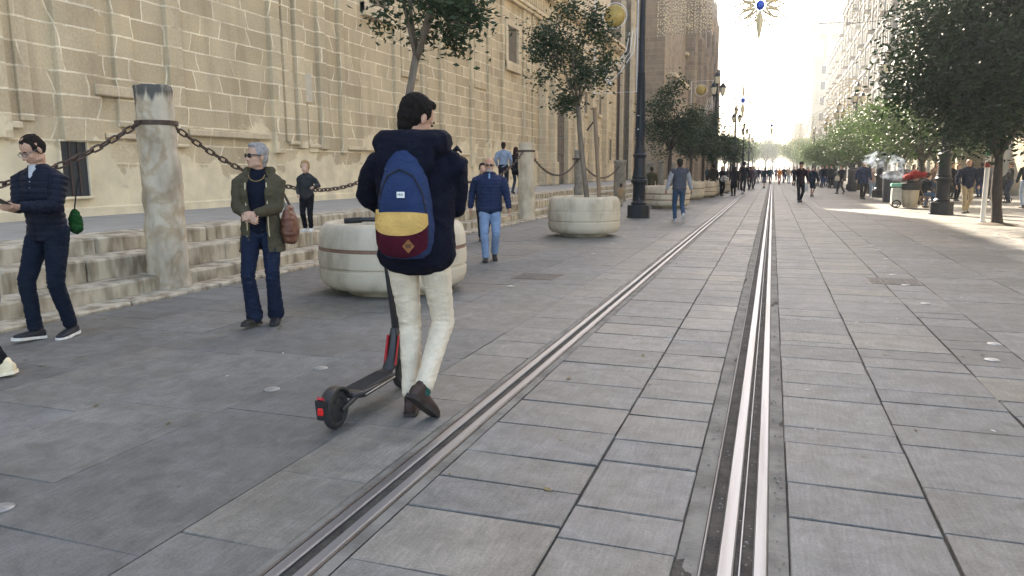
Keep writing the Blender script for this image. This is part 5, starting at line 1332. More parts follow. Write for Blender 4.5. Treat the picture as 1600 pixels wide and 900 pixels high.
# backpack
bp = thing('backpack', (0, 0, 0), 'blue backpack with a yellow and maroon lower pocket worn by the man with the scooter', 'backpack')
bm_ = mi['M'] @ Matrix.Translation((0, .015, 0)) 
by = -.20
def bput(mb): return mb.xf(bm_)
blue = cloth((.016, .030, .085), .85, .35, 400, (.024, .044, .11), 5)
b = MB(); prof = [(.905, .095, .058), (.93, .125, .080), (.99, .146, .095), (1.08, .149, .098), (1.20, .138, .092), (1.32, .115, .078), (1.41, .086, .060), (1.45, .056, .040), (1.46, .03, .02)]
b.loft([(0, by+.012+(1.46-z)*-.02, z) for z, _, _ in prof], [(rx, ry) for _, rx, ry in prof], n=28, cap=False, power=2.5)
bput(b); me = remesh(b, .007, 3, 'bag'); displace(me, folds(.0045, 9, 1.3)); 
bl_ = bm_ @ V((0, by, .9)); bp.location = bl_
me.transform(Matrix.Translation(-bl_)); part(me, 'main_bag', blue, bp)
def shellpatch(name, z0f, z1f, xw, m, grow, n=18, mth=6, bulge=.0, taper=None):
    """a panel lying on the back of the bag between two height curves"""
    def rad(z):
        for (za, xa, ya), (zb, xb, yb) in zip(prof, prof[1:]):
            if za <= z <= zb: q = (z-za)/(zb-za); return xa+(xb-xa)*q, ya+(yb-ya)*q
        return prof[0][1:] if z < prof[0][0] else prof[-1][1:]
    vs = []; fs = []
    for lay in (0, 1):
        for i in range(n+1):
            u = -1+2*i/n
            for j in range(mth+1):
                z = z0f(u)+(z1f(u)-z0f(u))*j/mth; rx, ry = rad(z)
                a = -PI/2+u*xw; cx, cy = math.cos(a), math.sin(a)
                cx = math.copysign(abs(cx)**.8, cx); cy = math.copysign(abs(cy)**.8, cy)
                e = grow-(.012 if lay else 0)+bulge*(1-u*u)*math.sin(PI*min(1, max(0, (z-.88)/.34)))
                vs.append(V(((rx+e)*cx, by+.012-(1.46-z)*.02+(ry+e)*cy, z)))
    K = (n+1)*(mth+1)
    for i in range(n):
        for j in range(mth):
            a = i*(mth+1)+j; fs.append((a, a+mth+1, a+mth+2, a+1)); fs.append((K+a, K+a+1, K+a+mth+2, K+a+mth+1))
        for j in (0, mth): a = i*(mth+1)+j; fs.append((a, a+mth+1, K+a+mth+1, K+a))
    for i in (0, n):
        for j in range(mth): a = i*(mth+1)+j; fs.append((a, a+1, K+a+1, K+a))
    q = MB(); q.add(vs, fs); bput(q); q.v = [v-bl_ for v in q.v]; return q.build(name, m, bp, smooth=True, world=False, angle=60)
shellpatch('maroon_pocket', lambda u: .915+.05*u*u, lambda u: 1.040+.05*u*u, 1.0, cloth((.055, .006, .014)), .012, bulge=.022)
shellpatch('yellow_panel', lambda u: 1.032+.055*u*u, lambda u: 1.150-.012*u*u+.02*(u<-.8), 1.02, cloth((.50, .31, .10)), .013, bulge=.022)
for u0 in (-1, 1):
    q = MB(); q.tube([bm_ @ V((u0*x, by+.012-y, z)) for x, y, z in ((.138, .045, 1.0), (.133, .060, 1.12), (.108, .068, 1.25), (.066, .076, 1.33), (.0, .079, 1.362))], .0045, 6); q.v = [v-bl_ for v in q.v]; q.build('zip', M['black'], bp, world=False)
q = MB(); q.box((.012, by-.098, 1.235), (.040, .004, .030)); bput(q); q.v = [v-bl_ for v in q.v]; lt = q.build('tag', M['white'], bp, world=False)
def text(body, size, mtx, m, name, parent, off):
    cu = bpy.data.curves.new(name, 'FONT'); cu.body = body; cu.size = size; cu.extrude = .0008; cu.align_x = 'CENTER'; cu.align_y = 'CENTER'
    o = bpy.data.objects.new(name, cu); TMP.collection.objects.link(o); dg = tmp_graph(); me = bpy.data.meshes.new_from_object(o.evaluated_get(dg))
    bpy.data.objects.remove(o); me.transform(mtx); me.transform(Matrix.Translation(-V(off))); part(me, name, m, parent)
text('HUL', .016, bm_ @ Matrix.Translation((.012, by-.1012, 1.236)) @ Matrix.Rotation(PI/2, 4, 'X'), M['black'], 'lettering', bp, bl_)
q = MB(); q.add([(x, y, z) for y in (by-.132, by-.126) for x, z in ((.055, .945), (.087, .980), (.055, 1.015), (.023, .980))], [(0, 1, 2, 3), (7, 6, 5, 4), (0, 4, 5, 1), (1, 5, 6, 2), (2, 6, 7, 3), (3, 7, 4, 0)]); bput(q); q.v = [v-bl_ for v in q.v]; q.build('diamond_patch', cloth((.20, .085, .035)), bp, world=False)
text('W', .032, bm_ @ Matrix.Translation((.055, by-.1335, .980)) @ Matrix.Rotation(PI/2, 4, 'X'), M['black'], 'lettering', bp, bl_)
for u0 in (-1, 1):
    q = MB(); pts = [(u0*.055, by+.03, 1.40), (u0*.085, by+.085, 1.485), (u0*.118, -.06, 1.545), (u0*.128, .02, 1.535), (u0*.130, .10, 1.48), (u0*.13, .155, 1.36), (u0*.135, .16, 1.2)]
    q.loft([V(p) for p in pts], [(.026, .007)]*len(pts), n=10, ref=(0, -.6, 1)); bput(q); q.v = [v-bl_ for v in q.v]; q.build('strap', blue, bp, smooth=True, world=False)

# phone in the right hand
ph = mi['M'] @ mi['wr'][1]
# --- electric scooter
sc = thing('electric_scooter', (-2.25, 3.45, 0), 'black electric scooter with red trim, rolled along by the man with the backpack', 'scooter')
RX, RY, FX, FY = -2.235, 3.42, -2.255, 4.25
def wheel(x, y, nm):
    b = MB(); r = .108; ring = [(r-.022+.022*math.cos(a)*1.0, .022*math.sin(a)*1.1) for a in [2*PI*i/12 for i in range(12)]]
    vs = []; fs = []; n = 36
    for i in range(n):
        a = 2*PI*i/n
        for rr, xx in ring: vs.append((x+xx, y+rr*math.cos(a), r+.002+rr*math.sin(a)))
    for i in range(n):
        for j in range(12): fs.append((i*12+j, i*12+(j+1) % 12, ((i+1) % n)*12+(j+1) % 12, ((i+1) % n)*12+j))
    b.add(vs, fs); w_ = b.build('wheel', M['rubber'], sc, smooth=True, angle=180)
    b = MB(); b.lathe([(.028, -.024), (.066, -.016), (.068, .016), (.028, .024)], (0, 0, 0), 24); b.xf(Matrix.Translation((x, y, r+.002)) @ Matrix.Rotation(PI/2, 4, 'Y'))
    for k in range(6):
        a = 2*PI*k/6; b.box((x, y+.045*math.cos(a), r+.002+.045*math.sin(a)), (.042, .012, .045), Matrix.Rotation(a+PI/2, 3, 'X'))
    o = b.build('rim', M['plastic']); o.data.transform(Matrix.Translation(-V(sc.location))); o.parent = w_
wheel(RX, RY, 'r'); wheel(FX, FY, 'f')
b = MB(); b.loft([(RX, RY+.135, .155), (RX, RY+.20, .150), (FX, FY-.26, .150), (FX, FY-.17, .165)], [(.050, .018), (.078, .022), (.078, .022), (.045, .020)], n=20, ref=(0, 0, 1), power=5); b.build('deck', M['plastic'], sc, smooth=True, angle=50)
b = MB(); b.bbox(RX-.066, RX+.066, RY+.20, FY-.24, .170, .1745, .002)
for i in range(24): b.box((RX-.01, RY+.215+i*.0155, .1755), (.118, .004, .002))
b.build('deck_mat', M['rubber'], sc)
for s__ in (-1, 1): b = MB(); b.tube([(RX+s__*.080, RY+.19, .150), (FX+s__*.080, FY-.25, .150)], .004, 6); b.build('edge_strip', M['alu'], sc)
b = MB()
for s__ in (-1, 1): b.tube([(RX+s__*.040, RY, .11), (RX+s__*.045, RY+.16, .148)], .012, 8)
b.build('rear_fork', M['plastic'], sc, smooth=True)
b = MB(); n = 12; vs = []; fs = []
for i in range(n+1):
    a = PI*.12+PI*.86*i/n
    for xx, rr in ((-.034, .120), (-.03, .132), (0, .137), (.03, .132), (.034, .120), (.03, .125), (0, .130), (-.03, .125)): vs.append((RX+xx, RY+rr*math.cos(a), .110+rr*math.sin(a)))
for i in range(n):
    for j in range(8): fs.append((i*8+j, i*8+(j+1) % 8, (i+1)*8+(j+1) % 8, (i+1)*8+j))
fs += [tuple(range(8)), tuple(range(n*8+7, n*8-1, -1))]; b.add(vs, fs); b.build('rear_fender', M['plastic'], sc, smooth=True, angle=60)
b = MB(); b.bbox(RX-.017, RX+.017, RY-.156, RY-.130, .122, .165, .006); b.build('tail_light', M['redlens'], sc)
b = MB(); b.bbox(RX-.018, RX+.018, RY-.146, RY-.120, .190, .208, .004); b.box((RX, RY-.142, .216), (.034, .016, .014), Matrix.Rotation(-.5, 3, 'X')); b.build('fender_hook', M['redtrim'], sc)
b = MB(); b.box((RX, RY-.135, .150), (.060, .02, .115), Matrix.Rotation(.15, 3, 'X')); b.build('light_housing', M['plastic'], sc)
hx, hy_, hz_ = FX+.01, FY-.235, 1.12
b = MB(); b.loft([(FX, FY-.05, .30), (FX+.003, FY-.09, .48), (hx, hy_, hz_)], [(.030, .034), (.022, .024), (.017, .018)], n=14); b.build('stem', M['plastic'], sc, smooth=True)
b = MB(); b.loft([(FX, FY-.185, .165), (FX, FY-.12, .24), (FX, FY-.075, .36), (FX, FY-.082, .42)], [(.042, .030), (.040, .040), (.036, .045), (.026, .03)], n=16, ref=(0, 1, 0), power=3); b.build('neck', M['plastic'], sc, smooth=True)
for s__ in (-1, 1): b = MB(); b.loft([(FX+s__*.040, FY-.165, .20), (FX+s__*.040, FY-.105, .38)], [(.004, .010)]*2, n=8, ref=(0, 1, 0)); b.build('red_stripe', M['redtrim'], sc)
b = MB(); b.loft([(FX-.028, FY-.170, .20), (FX-.028, FY-.122, .38)], [(.006, .012)]*2, n=8); b.build('red_stripe', M['redtrim'], sc)
b = MB()
for s__ in (-1, 1): b.tube([(FX+s__*.038, FY, .11), (FX+s__*.04, FY-.02, .20), (FX+s__*.02, FY-.045, .30)], .013, 8)
b.build('fork', M['plastic'], sc, smooth=True)
b = MB(); vs = []; fs = []
for i in range(9):
    a = PI*.25+PI*.62*i/8
    for xx, rr in ((-.03, .122), (0, .132), (.03, .122), (0, .125)): vs.append((FX+xx, FY+rr*math.cos(a), .110+rr*math.sin(a)))
for i in range(8):
    for j in range(4): fs.append((i*4+j, i*4+(j+1) % 4, (i+1)*4+(j+1) % 4, (i+1)*4+j))
b.add(vs, fs); b.build('front_fender', M['plastic'], sc, smooth=True)
b = MB(); b.tube([(hx-.23, hy_-.03, hz_), (hx-.1, hy_, hz_+.01), (hx+.1, hy_, hz_+.01), (hx+.23, hy_-.03, hz_)], .014, 10); b.build('handlebar', M['plastic'], sc, smooth=True)
for s__ in (-1, 1): b = MB(); b.tube([(hx+s__*.13, hy_-.007, hz_+.006), (hx+s__*.235, hy_-.031, hz_)], .018, 12); b.build('grip', M['rubber'], sc, smooth=True)
b = MB(); b.tube([(FX+.02, FY-.10, .44), (FX+.05, FY-.02, .60), (FX+.03, hy_+.10, .95), (hx+.05, hy_+.02, hz_)], .004, 6); b.build('brake_cable', M['rubber'], sc)
b = MB(); b.tube([(RX-.05, RY+.34, .13), (RX-.11, RY+.30, .05)], .007, 6); b.build('kickstand', M['plastic'], sc)

# --- man with the phone, left
l2 = at(92, 526); f2 = facing(-.20, .98)
r2, i2 = person('man in navy quilted jacket and dark jeans looking down at his phone, left side', (l2.x, l2.y, 0), f2, 1.735, lean=.06, head=(-.30, .50),
    feet={1: (.085, .15, .092, 6, -.25), -1: (-.085, -.06, .09, -3, .15)}, hands={-1: (-.10, .34, 1.16), 1: (.02, .33, 1.165)}, palm={-1: (.9, 0, .5), 1: (-.9, 0, .5)}, curl=.85, elbow={1: (.6, -1, -.3), -1: (-.6, -1, -.3)},
    top=dict(col=(.008, .0105, .021), hem=.90, puff=1.06, quilt=.052, collar=True, vneck=(.40, .41, .44), rough=.55), trouser=dict(col=(.008, .0125, .024), w=1.0), shoe=dict(col=(.012, .013, .018), sole=(.62, .60, .56)),
    hair=dict(col=(.014, .010, .008), style='balding', glasses=True), voxel=.0075, skincol=(.44, .26, .18))
w = (i2['wr'][1]+i2['wr'][-1])/2; c = i2['M'] @ (w+V((-.01, .12, .035)))
ph = thing('phone', tuple(c), 'dark mobile phone held by the man in the quilted jacket', 'phone'); b = MB(); b.bbox(-.038, .038, -.075, .075, -.004, .004, .003); b.xf(Matrix.Rotation(f2, 4, 'Z') @ Matrix.Rotation(.5, 4, 'X')); b.build('case', M['plastic'], ph, world=False)
b = MB(); b.box((0, 0, .0047), (.068, .14, .001)); b.xf(Matrix.Rotation(f2, 4, 'Z') @ Matrix.Rotation(.5, 4, 'X')); b.build('screen', M['glassdark'], ph, world=False)
c = i2['M'] @ V((-.135, -.17, 1.0)); gb = thing('green_bag', tuple(c), 'small green bag hanging behind the man in the quilted jacket', 'bag'); b = MB(); b.ell((0, 0, 0), (.055, .06, .10)); b.ell((.0, .0, .07), (.035, .04, .05)); b.ell((.01, -.01, -.05), (.055, .055, .04))
me = remesh(b, .01, 2); displace(me, folds(.012, 14)); part(me, 'pouch', cloth((.008, .055, .014)), gb)
b = MB(); b.tube([(0, 0, .12), V((-.02, .04, .22)), V((-.03, .09, .38))], .006, 6); b.build('cord', M['black'], gb, world=False)

# --- woman in the olive coat
l3 = at(417, 506); f3 = facing(.08, 1.)
r3, i3 = person('woman with short grey hair and sunglasses in an open olive coat and flared jeans', (l3.x, l3.y, 0), f3, 1.68, female=True, head=(-.78, -.06),
    feet={1: (.085, .10, .10, 4, -.35), -1: (-.085, -.04, .10, -8, .05)}, hands={-1: (-.02, .235, 1.10), 1: (.055, .235, 1.085)}, palm={-1: (.9, -.2, -.3), 1: (-.9, -.2, -.3)}, curl=.9, elbow={1: (.9, -1, -.3), -1: (-.9, -1, -.3)},
    top=dict(col=(.062, .054, .034), hem=.72, puff=1.16, open=(.46, .44), hood=.9, collar=False, flare=.35, name='coat', inner=(.006, .008, .017), rough=.85), trouser=dict(col=(.009, .015, .034), w=1.0, flare=.75), shoe=dict(col=(.008, .008, .010), boot=True),
    hair=dict(col=(.23, .22, .215), style='short', shades=True), voxel=.0075, skincol=(.46, .28, .20))
TT, s_ = i3['TT'], i3['s']
b = MB(); b.tube([TT(.075*math.cos(a), .058+.045*math.sin(-a)*-1, 1.455-.06*math.sin(a))*s_ for a in [PI*i/12 for i in range(13)]], .0035, 6); b.build('necklace', M['gold'], r3, world=False)
for sd in (1, -1): b = MB(); p = i3['hd'](sd*.084, -.005, -.045)*s_; b.tube([p+V((0, .010*math.cos(a), .014*math.sin(a))) for a in [2*PI*i/10 for i in range(10)]], .0022, 5, True); b.build('earring', M['gold'], r3, world=False)
# cream lining edges of the coat
for sd in (1, -1):
    b = MB(); pts = [TT(sd*.098, .122, z)*s_ if z > .95 else V((sd*(.098+.02*(.95-z)/.3), .125+.02*(.95-z), z))*s_ for z in (.74, .86, .95, 1.1, 1.25, 1.38)]; b.loft(pts, [(.006, .004)]*6, n=8); b.build('coat_lining', cloth((.45, .38, .26)), r3, world=False, smooth=True)
bc = i3['M'] @ V((-.26, -.05, 1.0)); bg_ = thing('shoulder_bag', tuple(bc), 'large brown leather bag hanging from the shoulder of the woman in the olive coat', 'bag')
b = MB(); b.loft([(0, 0, -.17), (0, 0, -.08), (0, 0, .05), (0, 0, .14)], [(.065, .12), (.085, .145), (.07, .13), (.025, .10)], n=18, ref=(0, 1, 0)); me = remesh(b, .009, 3); displace(me, folds(.014, 8)); me.transform(Matrix.Rotation(f3, 4, 'Z')); part(me, 'pouch', mat('brown_leather', (.105, .035, .018), .5, (.15, .055, .03), 8, bump=.3, bscale=60), bg_)
b = MB(); b.loft([(0, .10, .12), (.07, .06, .30), (.105, .0, .44), (.07, -.06, .30), (0, -.10, .12)], [(.012, .005)]*5, n=8, ref=(0, 1, 0)); b.xf(Matrix.Rotation(f3, 4, 'Z')); b.build('strap', M['bark'], bg_, world=False, smooth=True)

# --- older man in blue quilted jacket
l4 = at(766, 408); f4 = facing(.02, 1)
person('stout older man with grey beard and sunglasses in a blue quilted jacket and pale jeans', (l4.x, l4.y, 0), f4, 1.62, stride=.12, fwd=1, bulk=1.34, head=(.0, .0),
    top=dict(col=(.011, .020, .055), hem=.90, puff=1.0, quilt=.055, vneck=(.20, .33, .50), rough=.6), trouser=dict(col=(.16, .235, .36), w=1.08, flare=.15), shoe=dict(col=(.02, .014, .012)), hair=dict(col=(.10, .085, .07), style='bald', beard=(.33, .31, .29), shades=True), voxel=.009, skincol=(.46, .25, .17))
l5 = at(752, 380); person('dark haired woman in black, mostly hidden behind the man in the blue quilted jacket', (l5.x-.15, l5.y+.5, 0), facing(.2, 1), 1.58, female=True, stride=.1, top=dict(col=(.012, .013, .02)), trouser=dict(col=(.01, .01, .013)), hair=dict(col=(.012, .009, .008), style='pony'), voxel=.012)
# --- girl on the steps
gx, gy = -7.55, 0
q = atX(487, 360, -7.62); l6 = V((-7.75, q.y+.15, .63)); q = at(487, 361, .63)
person('small blond girl in dark jacket and black trousers standing on top of the steps', (q.x-.05, q.y, .63), facing(-.05, 1), .90, female=True, hands={-1: (-.28, .26, 1.15), 1: (.22, .05, .98)}, head=(.05, .05), top=dict(col=(.030, .032, .034), hem=.90, puff=1.12), trouser=dict(col=(.008, .008, .010), w=1.12), shoe=dict(col=(.55, .53, .5), sole=(.6, .58, .55)), hair=dict(col=(.26, .17, .08), style='pony', big=1.35), voxel=.009, skincol=(.52, .33, .25))
# --- man in grey waistcoat and cap
l7 = at(1060, 347); person('man walking away in dark green cap, grey padded waistcoat and blue jeans', (l7.x, l7.y, 0), facing(-.05, -1), 1.72, stride=.14, fwd=-1, bulk=1.1, arms='swing', hands={1: (.36, .08, .92), -1: (-.36, .10, .84)}, feet={-1: (-.06, .16, .085, 0, .1), 1: (.085, -.16, .22, -48, -.15)},
    top=dict(col=(.055, .062, .080), hem=.93, puff=1.08, sleeve=(.27, .275, .30), name='waistcoat'), trouser=dict(col=(.035, .07, .125), w=1.0), shoe=dict(col=(.35, .35, .36), sole=(.5, .5, .5)), hair=dict(col=(.02, .015, .01), cap=(.008, .022, .018)), skincol=(.30, .15, .10), voxel=.009)
# --- edge person
l8 = at(-22, 590); f8 = facing(.80, .30)
person('walker in a long grey coat with beige trainers, cut off by the left edge', (l8.x-.09, l8.y+.02, 0), facing(-.97, .15), 1.70, female=True, feet={1: (.07, .25, .09, 5, 0), -1: (-.07, -.20, .10, -10, 0)}, hands={1: (.20, .18, .96), -1: (-.25, -.02, .95)}, top=dict(col=(.15, .16, .18), hem=.55, puff=1.12, flare=.3, name='coat'), trouser=dict(col=(.010, .010, .012), w=.85), shoe=dict(col=(.60, .50, .33), sole=(.66, .58, .42)), hair=dict(col=(.03, .02, .015), style='long'), voxel=.0095)

# ================================================================== PEOPLE, FARTHER
NAVY, BLK, DGR, JEAN, PJ, BEI = (.010, .014, .030), (.010, .010, .012), (.04, .042, .045), (.03, .055, .12), (.20, .30, .42), (.34, .27, .18)
far = [
 # px, py(feet), z, label, facing(r,t), height, kwargs
 (787, 304, .63, 'man in pale blue shirt standing on the platform, back turned', (.1, -1), 1.74, dict(arms='pocket', top=dict(col=(.20, .26, .36), hem=.93, puff=.95), trouser=dict(col=(.012, .014, .022)))),
 (806, 303, .63, 'woman with long dark hair in black coat standing beside the man in pale blue shirt', (.5, -.8), 1.60, dict(female=True, top=dict(col=BLK, hem=.78), trouser=dict(col=(.03, .04, .06), w=.85), hair=dict(col=(.03, .014, .010), style='long'), stride=.10)),
 (834, 303, .63, 'person in black with a backpack half hidden by the pale round column', (.3, -.9), 1.66, dict(top=dict(col=BLK, puff=1.1), trouser=dict(col=BLK))),
 (970, 322, 0, 'toddler in a tan jacket beyond the second planter', (.3, -1), .86, dict(top=dict(col=(.32, .22, .13), puff=1.25, hem=.80), trouser=dict(col=(.40, .32, .22), w=1.2), hair=dict(col=(.03, .02, .015), big=1.4))),
 (1017, 318, 0, 'man in an olive coat seen from behind beyond the planter with reddish bands', (.0, -1), 1.55, dict(top=dict(col=(.055, .052, .030), hem=.7, puff=1.1, name='coat'), trouser=dict(col=BLK), hair=dict(col=(.03, .025, .02)))),
 (1113, 308, 0, 'man in dark jacket and beige trousers beside the planters', (-.1, -1), 1.72, dict(top=dict(col=(.028, .026, .022), hem=.80, puff=1.12), trouser=dict(col=BEI, w=1.05))),
 (1127, 306, 0, 'person in black with a black and white bundle walking between planter and rail', (.2, 1), 1.62, dict(stride=.08, top=dict(col=BLK), trouser=dict(col=BLK), arms='front', hair=dict(col=(.03, .014, .01), style='long'), female=True)),
 (1146, 306, 0, 'person in a long black coat, back turned, left of the rails', (0, -1), 1.62, dict(female=True, top=dict(col=BLK, hem=.55, puff=1.12, flare=.2, name='coat'), trouser=dict(col=BLK), hair=dict(col=(.02, .016, .012), style='long'))),
 (1161, 303, 0, 'tall man in black jacket and white trainers walking towards the camera near the rails', (.1, -1), 1.84, dict(stride=.16, bulk=1.1, top=dict(col=BLK, hem=.84), trouser=dict(col=BLK), shoe=dict(col=(.5, .5, .5), sole=(.6, .6, .6)), hair=dict(col=(.01, .01, .01), hat=(.012, .012, .014)))),
 (1155, 297, 0, 'small distant person in brown between the two people in black', (0, 1), 1.62, dict(top=dict(col=(.10, .07, .05)), trouser=dict(col=BLK))),
 (1171, 296, 0, 'person in dark red brown jacket right of the tall man in black', (0, -1), 1.66, dict(stride=.12, top=dict(col=(.05, .03, .035)), trouser=dict(col=BLK))),
 (1176, 295, 0, 'person in a grey coat left of the rails in the distance', (0, 1), 1.66, dict(stride=.1, top=dict(col=(.12, .12, .14), hem=.7, name='coat'), trouser=dict(col=DGR))),
 (1194, 294, 0, 'woman in dark jacket and short grey skirt walking between the rails', (0, -1), 1.60, dict(female=True, stride=.1, top=dict(col=(.014, .022, .03)), trouser=dict(col=(.10, .10, .12), skirt=True), hair=dict(col=(.02, .015, .01), style='long'))),
 (1203, 287, 0, 'distant person in dark teal just right of the woman in the grey skirt', (0, 1), 1.7, dict(top=dict(col=(.03, .06, .07)), trouser=dict(col=DGR))),
 (1184, 286.5, 0, 'distant person in dark clothes left of the woman in the grey skirt', (0, 1), 1.7, dict(top=dict(col=(.025, .02, .03)), trouser=dict(col=JEAN))),
 (1190, 285, 0, 'far small person with pale jacket near the left rail', (0, 1), 1.66, dict(top=dict(col=(.3, .3, .32)), trouser=dict(col=JEAN))),
 (1179, 286, 0, 'far person in black by the left lamp posts', (0, 1), 1.72, dict(top=dict(col=BLK), trouser=dict(col=BLK))),
 (1217, 288, 0, 'far person in an orange jacket right of the rails', (0, 1), 1.62, dict(stride=.1, top=dict(col=(.50, .19, .06)), trouser=dict(col=(.3, .12, .1)))),
 (1224, 286, 0, 'far person in navy with a pale bag beside the one in orange', (0, 1), 1.74, dict(stride=.1, top=dict(col=NAVY), trouser=dict(col=JEAN))),
 (1232, 287, 0, 'far woman with long blond hair in a beige coat', (0, 1), 1.66, dict(female=True, top=dict(col=(.42, .33, .24), hem=.75), trouser=dict(col=PJ), hair=dict(col=(.42, .28, .14), style='long'))),
 (1240, 290, 0, 'far person in dark clothes just left of the man in the black hat', (0, 1), 1.66, dict(top=dict(col=NAVY), trouser=dict(col=BLK))),
 (1249, 316, 0, 'man in black hat and open dark shirt walking towards the camera right of the rails', (-.1, 1), 1.72, dict(stride=.12, bulk=1.1, top=dict(col=(.020, .012, .016), hem=.82, vneck=(.35, .22, .17)), trouser=dict(col=BLK, w=1.05), hair=dict(col=(.01, .01, .01), hat=BLK))),
 (1268, 307, 0, 'man in navy jacket and dark shorts with bare legs, beside the black hatted man', (.05, 1), 1.56, dict(stride=.10, bulk=1.1, top=dict(col=(.012, .02, .035), puff=1.12), trouser=dict(col=(.012, .014, .02), short=True), hair=dict(col=(.05, .035, .025)))),
 (1283, 293, 0, 'person in dark blue among the group under the orange trees', (.3, 1), 1.7, dict(top=dict(col=NAVY), trouser=dict(col=JEAN))),
 (1290, 292, 0, 'person in black in the middle of the group under the orange trees', (-.3, 1), 1.72, dict(top=dict(col=BLK), trouser=dict(col=JEAN), hair=dict(col=(.25, .15, .08), style='long'))),
 (1296, 294, 0, 'person in charcoal at the right of the group under the orange trees', (.2, 1), 1.74, dict(top=dict(col=DGR), trouser=dict(col=BLK))),
 (1277, 291, 0, 'person in beige at the left of the group under the orange trees', (.2, 1), 1.62, dict(top=dict(col=(.3, .25, .19)), trouser=dict(col=DGR))),
 (1313, 303, 0, 'person in dark jacket carrying a cream bag, striding left beside the trees', (-.8, .4), 1.64, dict(stride=.2, top=dict(col=(.02, .018, .028)), trouser=dict(col=DGR))),
 (1347, 311, 0, 'man in a blue padded coat and black trousers walking towards the camera by the trees', (-.1, 1), 1.76, dict(stride=.08, bulk=1.22, top=dict(col=(.012, .025, .065), hem=.80, puff=1.15, name='coat'), trouser=dict(col=BLK, w=1.1))),
 (1361, 307, 0, 'woman in a pale flowered top right of the man in the blue coat', (0, 1), 1.5, dict(female=True, top=dict(col=(.36, .26, .24)), trouser=dict(col=PJ), hair=dict(col=(.2, .09, .05), style='long'))),
 (1414, 313, 0, 'person in a taupe coat standing behind the smoke', (.5, -.6), 1.62, dict(bulk=1.15, top=dict(col=(.10, .08, .075), hem=.75, name='coat', puff=1.15), trouser=dict(col=DGR), hair=dict(col=(.3, .25, .2)))),
 (1436, 308, 0, 'man in a dark waistcoat standing behind the stall', (.2, 1), 1.76, dict(top=dict(col=NAVY, sleeve=(.35, .2, .16)), trouser=dict(col=DGR), arms='front')),
 (1447, 316, 0, 'person in a red jacket leaning over the stall', (-.7, -.3), 1.5, dict(lean=.3, top=dict(col=(.30, .02, .018)), trouser=dict(col=BLK), arms='front')),
 (1459, 314, 0, 'woman in tan top and jeans holding something up before the stall', (-.3, .7), 1.72, dict(female=True, top=dict(col=(.24, .15, .11), hem=.86), trouser=dict(col=(.03, .06, .11)), hands={1: (.10, .28, 1.36), -1: (-.05, .28, 1.32)}, hair=dict(col=(.035, .02, .012), style='long'))),
 (1493, 314, 0, 'woman in open dark jacket and grey top, right of the thick lamp post', (0, 1), 1.58, dict(female=True, stride=.05, top=dict(col=BLK, open=(.45, .40), inner=(.10, .14, .16), hem=.84), trouser=dict(col=BLK), hair=dict(col=(.22, .09, .035), style='bob'))),
 (1513, 315, 0, 'man in dark jacket walking away behind the bald man', (.1, -1), 1.68, dict(stride=.05, top=dict(col=(.014, .017, .022)), trouser=dict(col=(.03, .032, .036)))),
 (1507, 333, 0, 'bald man in navy jacket and tan trousers beside the white pole', (-.15, 1), 1.72, dict(stride=.10, bulk=1.12, top=dict(col=(.010, .016, .034)), trouser=dict(col=(.33, .27, .18)), shoe=dict(col=(.04, .03, .02)), hair=dict(col=(.4, .38, .36), style='bald'), voxel=.011)),
 (1575, 317, 0, 'woman in sun hat and dark jacket pushing a pushchair at the right edge', (-.9, -.2), 1.66, dict(female=True, arms='front', top=dict(col=(.035, .035, .033)), trouser=dict(col=(.03, .04, .06)), hair=dict(col=(.06, .04, .03), hat=(.12, .09, .06)))),
 (1600, 325, 0, 'man in dark green jacket and pale jeans cut by the right edge', (.2, -1), 1.76, dict(top=dict(col=(.022, .026, .024)), trouser=dict(col=(.28, .34, .42), w=1.05), stride=.05, voxel=.011)),
 (1546, 309, 0, 'distant person in grey between the white pole and the pushchair', (0, 1), 1.7, dict(top=dict(col=(.10, .10, .11)), trouser=dict(col=DGR))),
 (1484, 311, 0, 'dark figure half hidden behind the thick lamp post', (.1, 1), 1.68, dict(top=dict(col=BLK), trouser=dict(col=DGR))),
 (1425, 306, 0, 'person in pale brown behind the stall and the smoke', (.3, 1), 1.66, dict(female=True, top=dict(col=(.22, .15, .11)), trouser=dict(col=JEAN), hair=dict(col=(.05, .03, .02), style='long'))),
 (1530, 308, 0, 'distant person in navy just left of the big orange tree trunk', (0, -1), 1.72, dict(top=dict(col=NAVY), trouser=dict(col=JEAN))),
 (1374, 300, 0, 'distant person in brown beyond the second lamp base', (0, 1), 1.66, dict(top=dict(col=(.12, .08, .06)), trouser=dict(col=JEAN))),
]
crowd = [(1078, 283, (.16, .02, .04)), (1086, 284, (.03, .02, .03)), (1093, 284, (.03, .07, .24)), (1100, 284, (.02, .02, .025)), (1105, 286, (.015, .05, .06)), (1083, 281, (.25, .22, .2)), (1097, 281, (.06, .05, .05)), (1212, 283, (.15, .2, .3)), (1229, 283, (.1, .1, .12)), (1245, 284, (.3, .26, .22)), (1255, 285, (.06, .07, .1)), (1262, 286, (.2, .06, .05)), (1200, 282, (.1, .1, .1)), (1174, 284, (.03, .03, .04)), (1168, 283, (.2, .18, .16)), (1136, 290, (.03, .025, .03)), (1304, 287, (.22, .2, .18)), (1338, 292, (.05, .05, .07))]
cn = {(.16, .02, .04): 'dark red', (.03, .02, .03): 'plum black', (.03, .07, .24): 'bright blue', (.02, .02, .025): 'black', (.015, .05, .06): 'dark teal', (.25, .22, .2): 'pale grey', (.06, .05, .05): 'brown grey'}
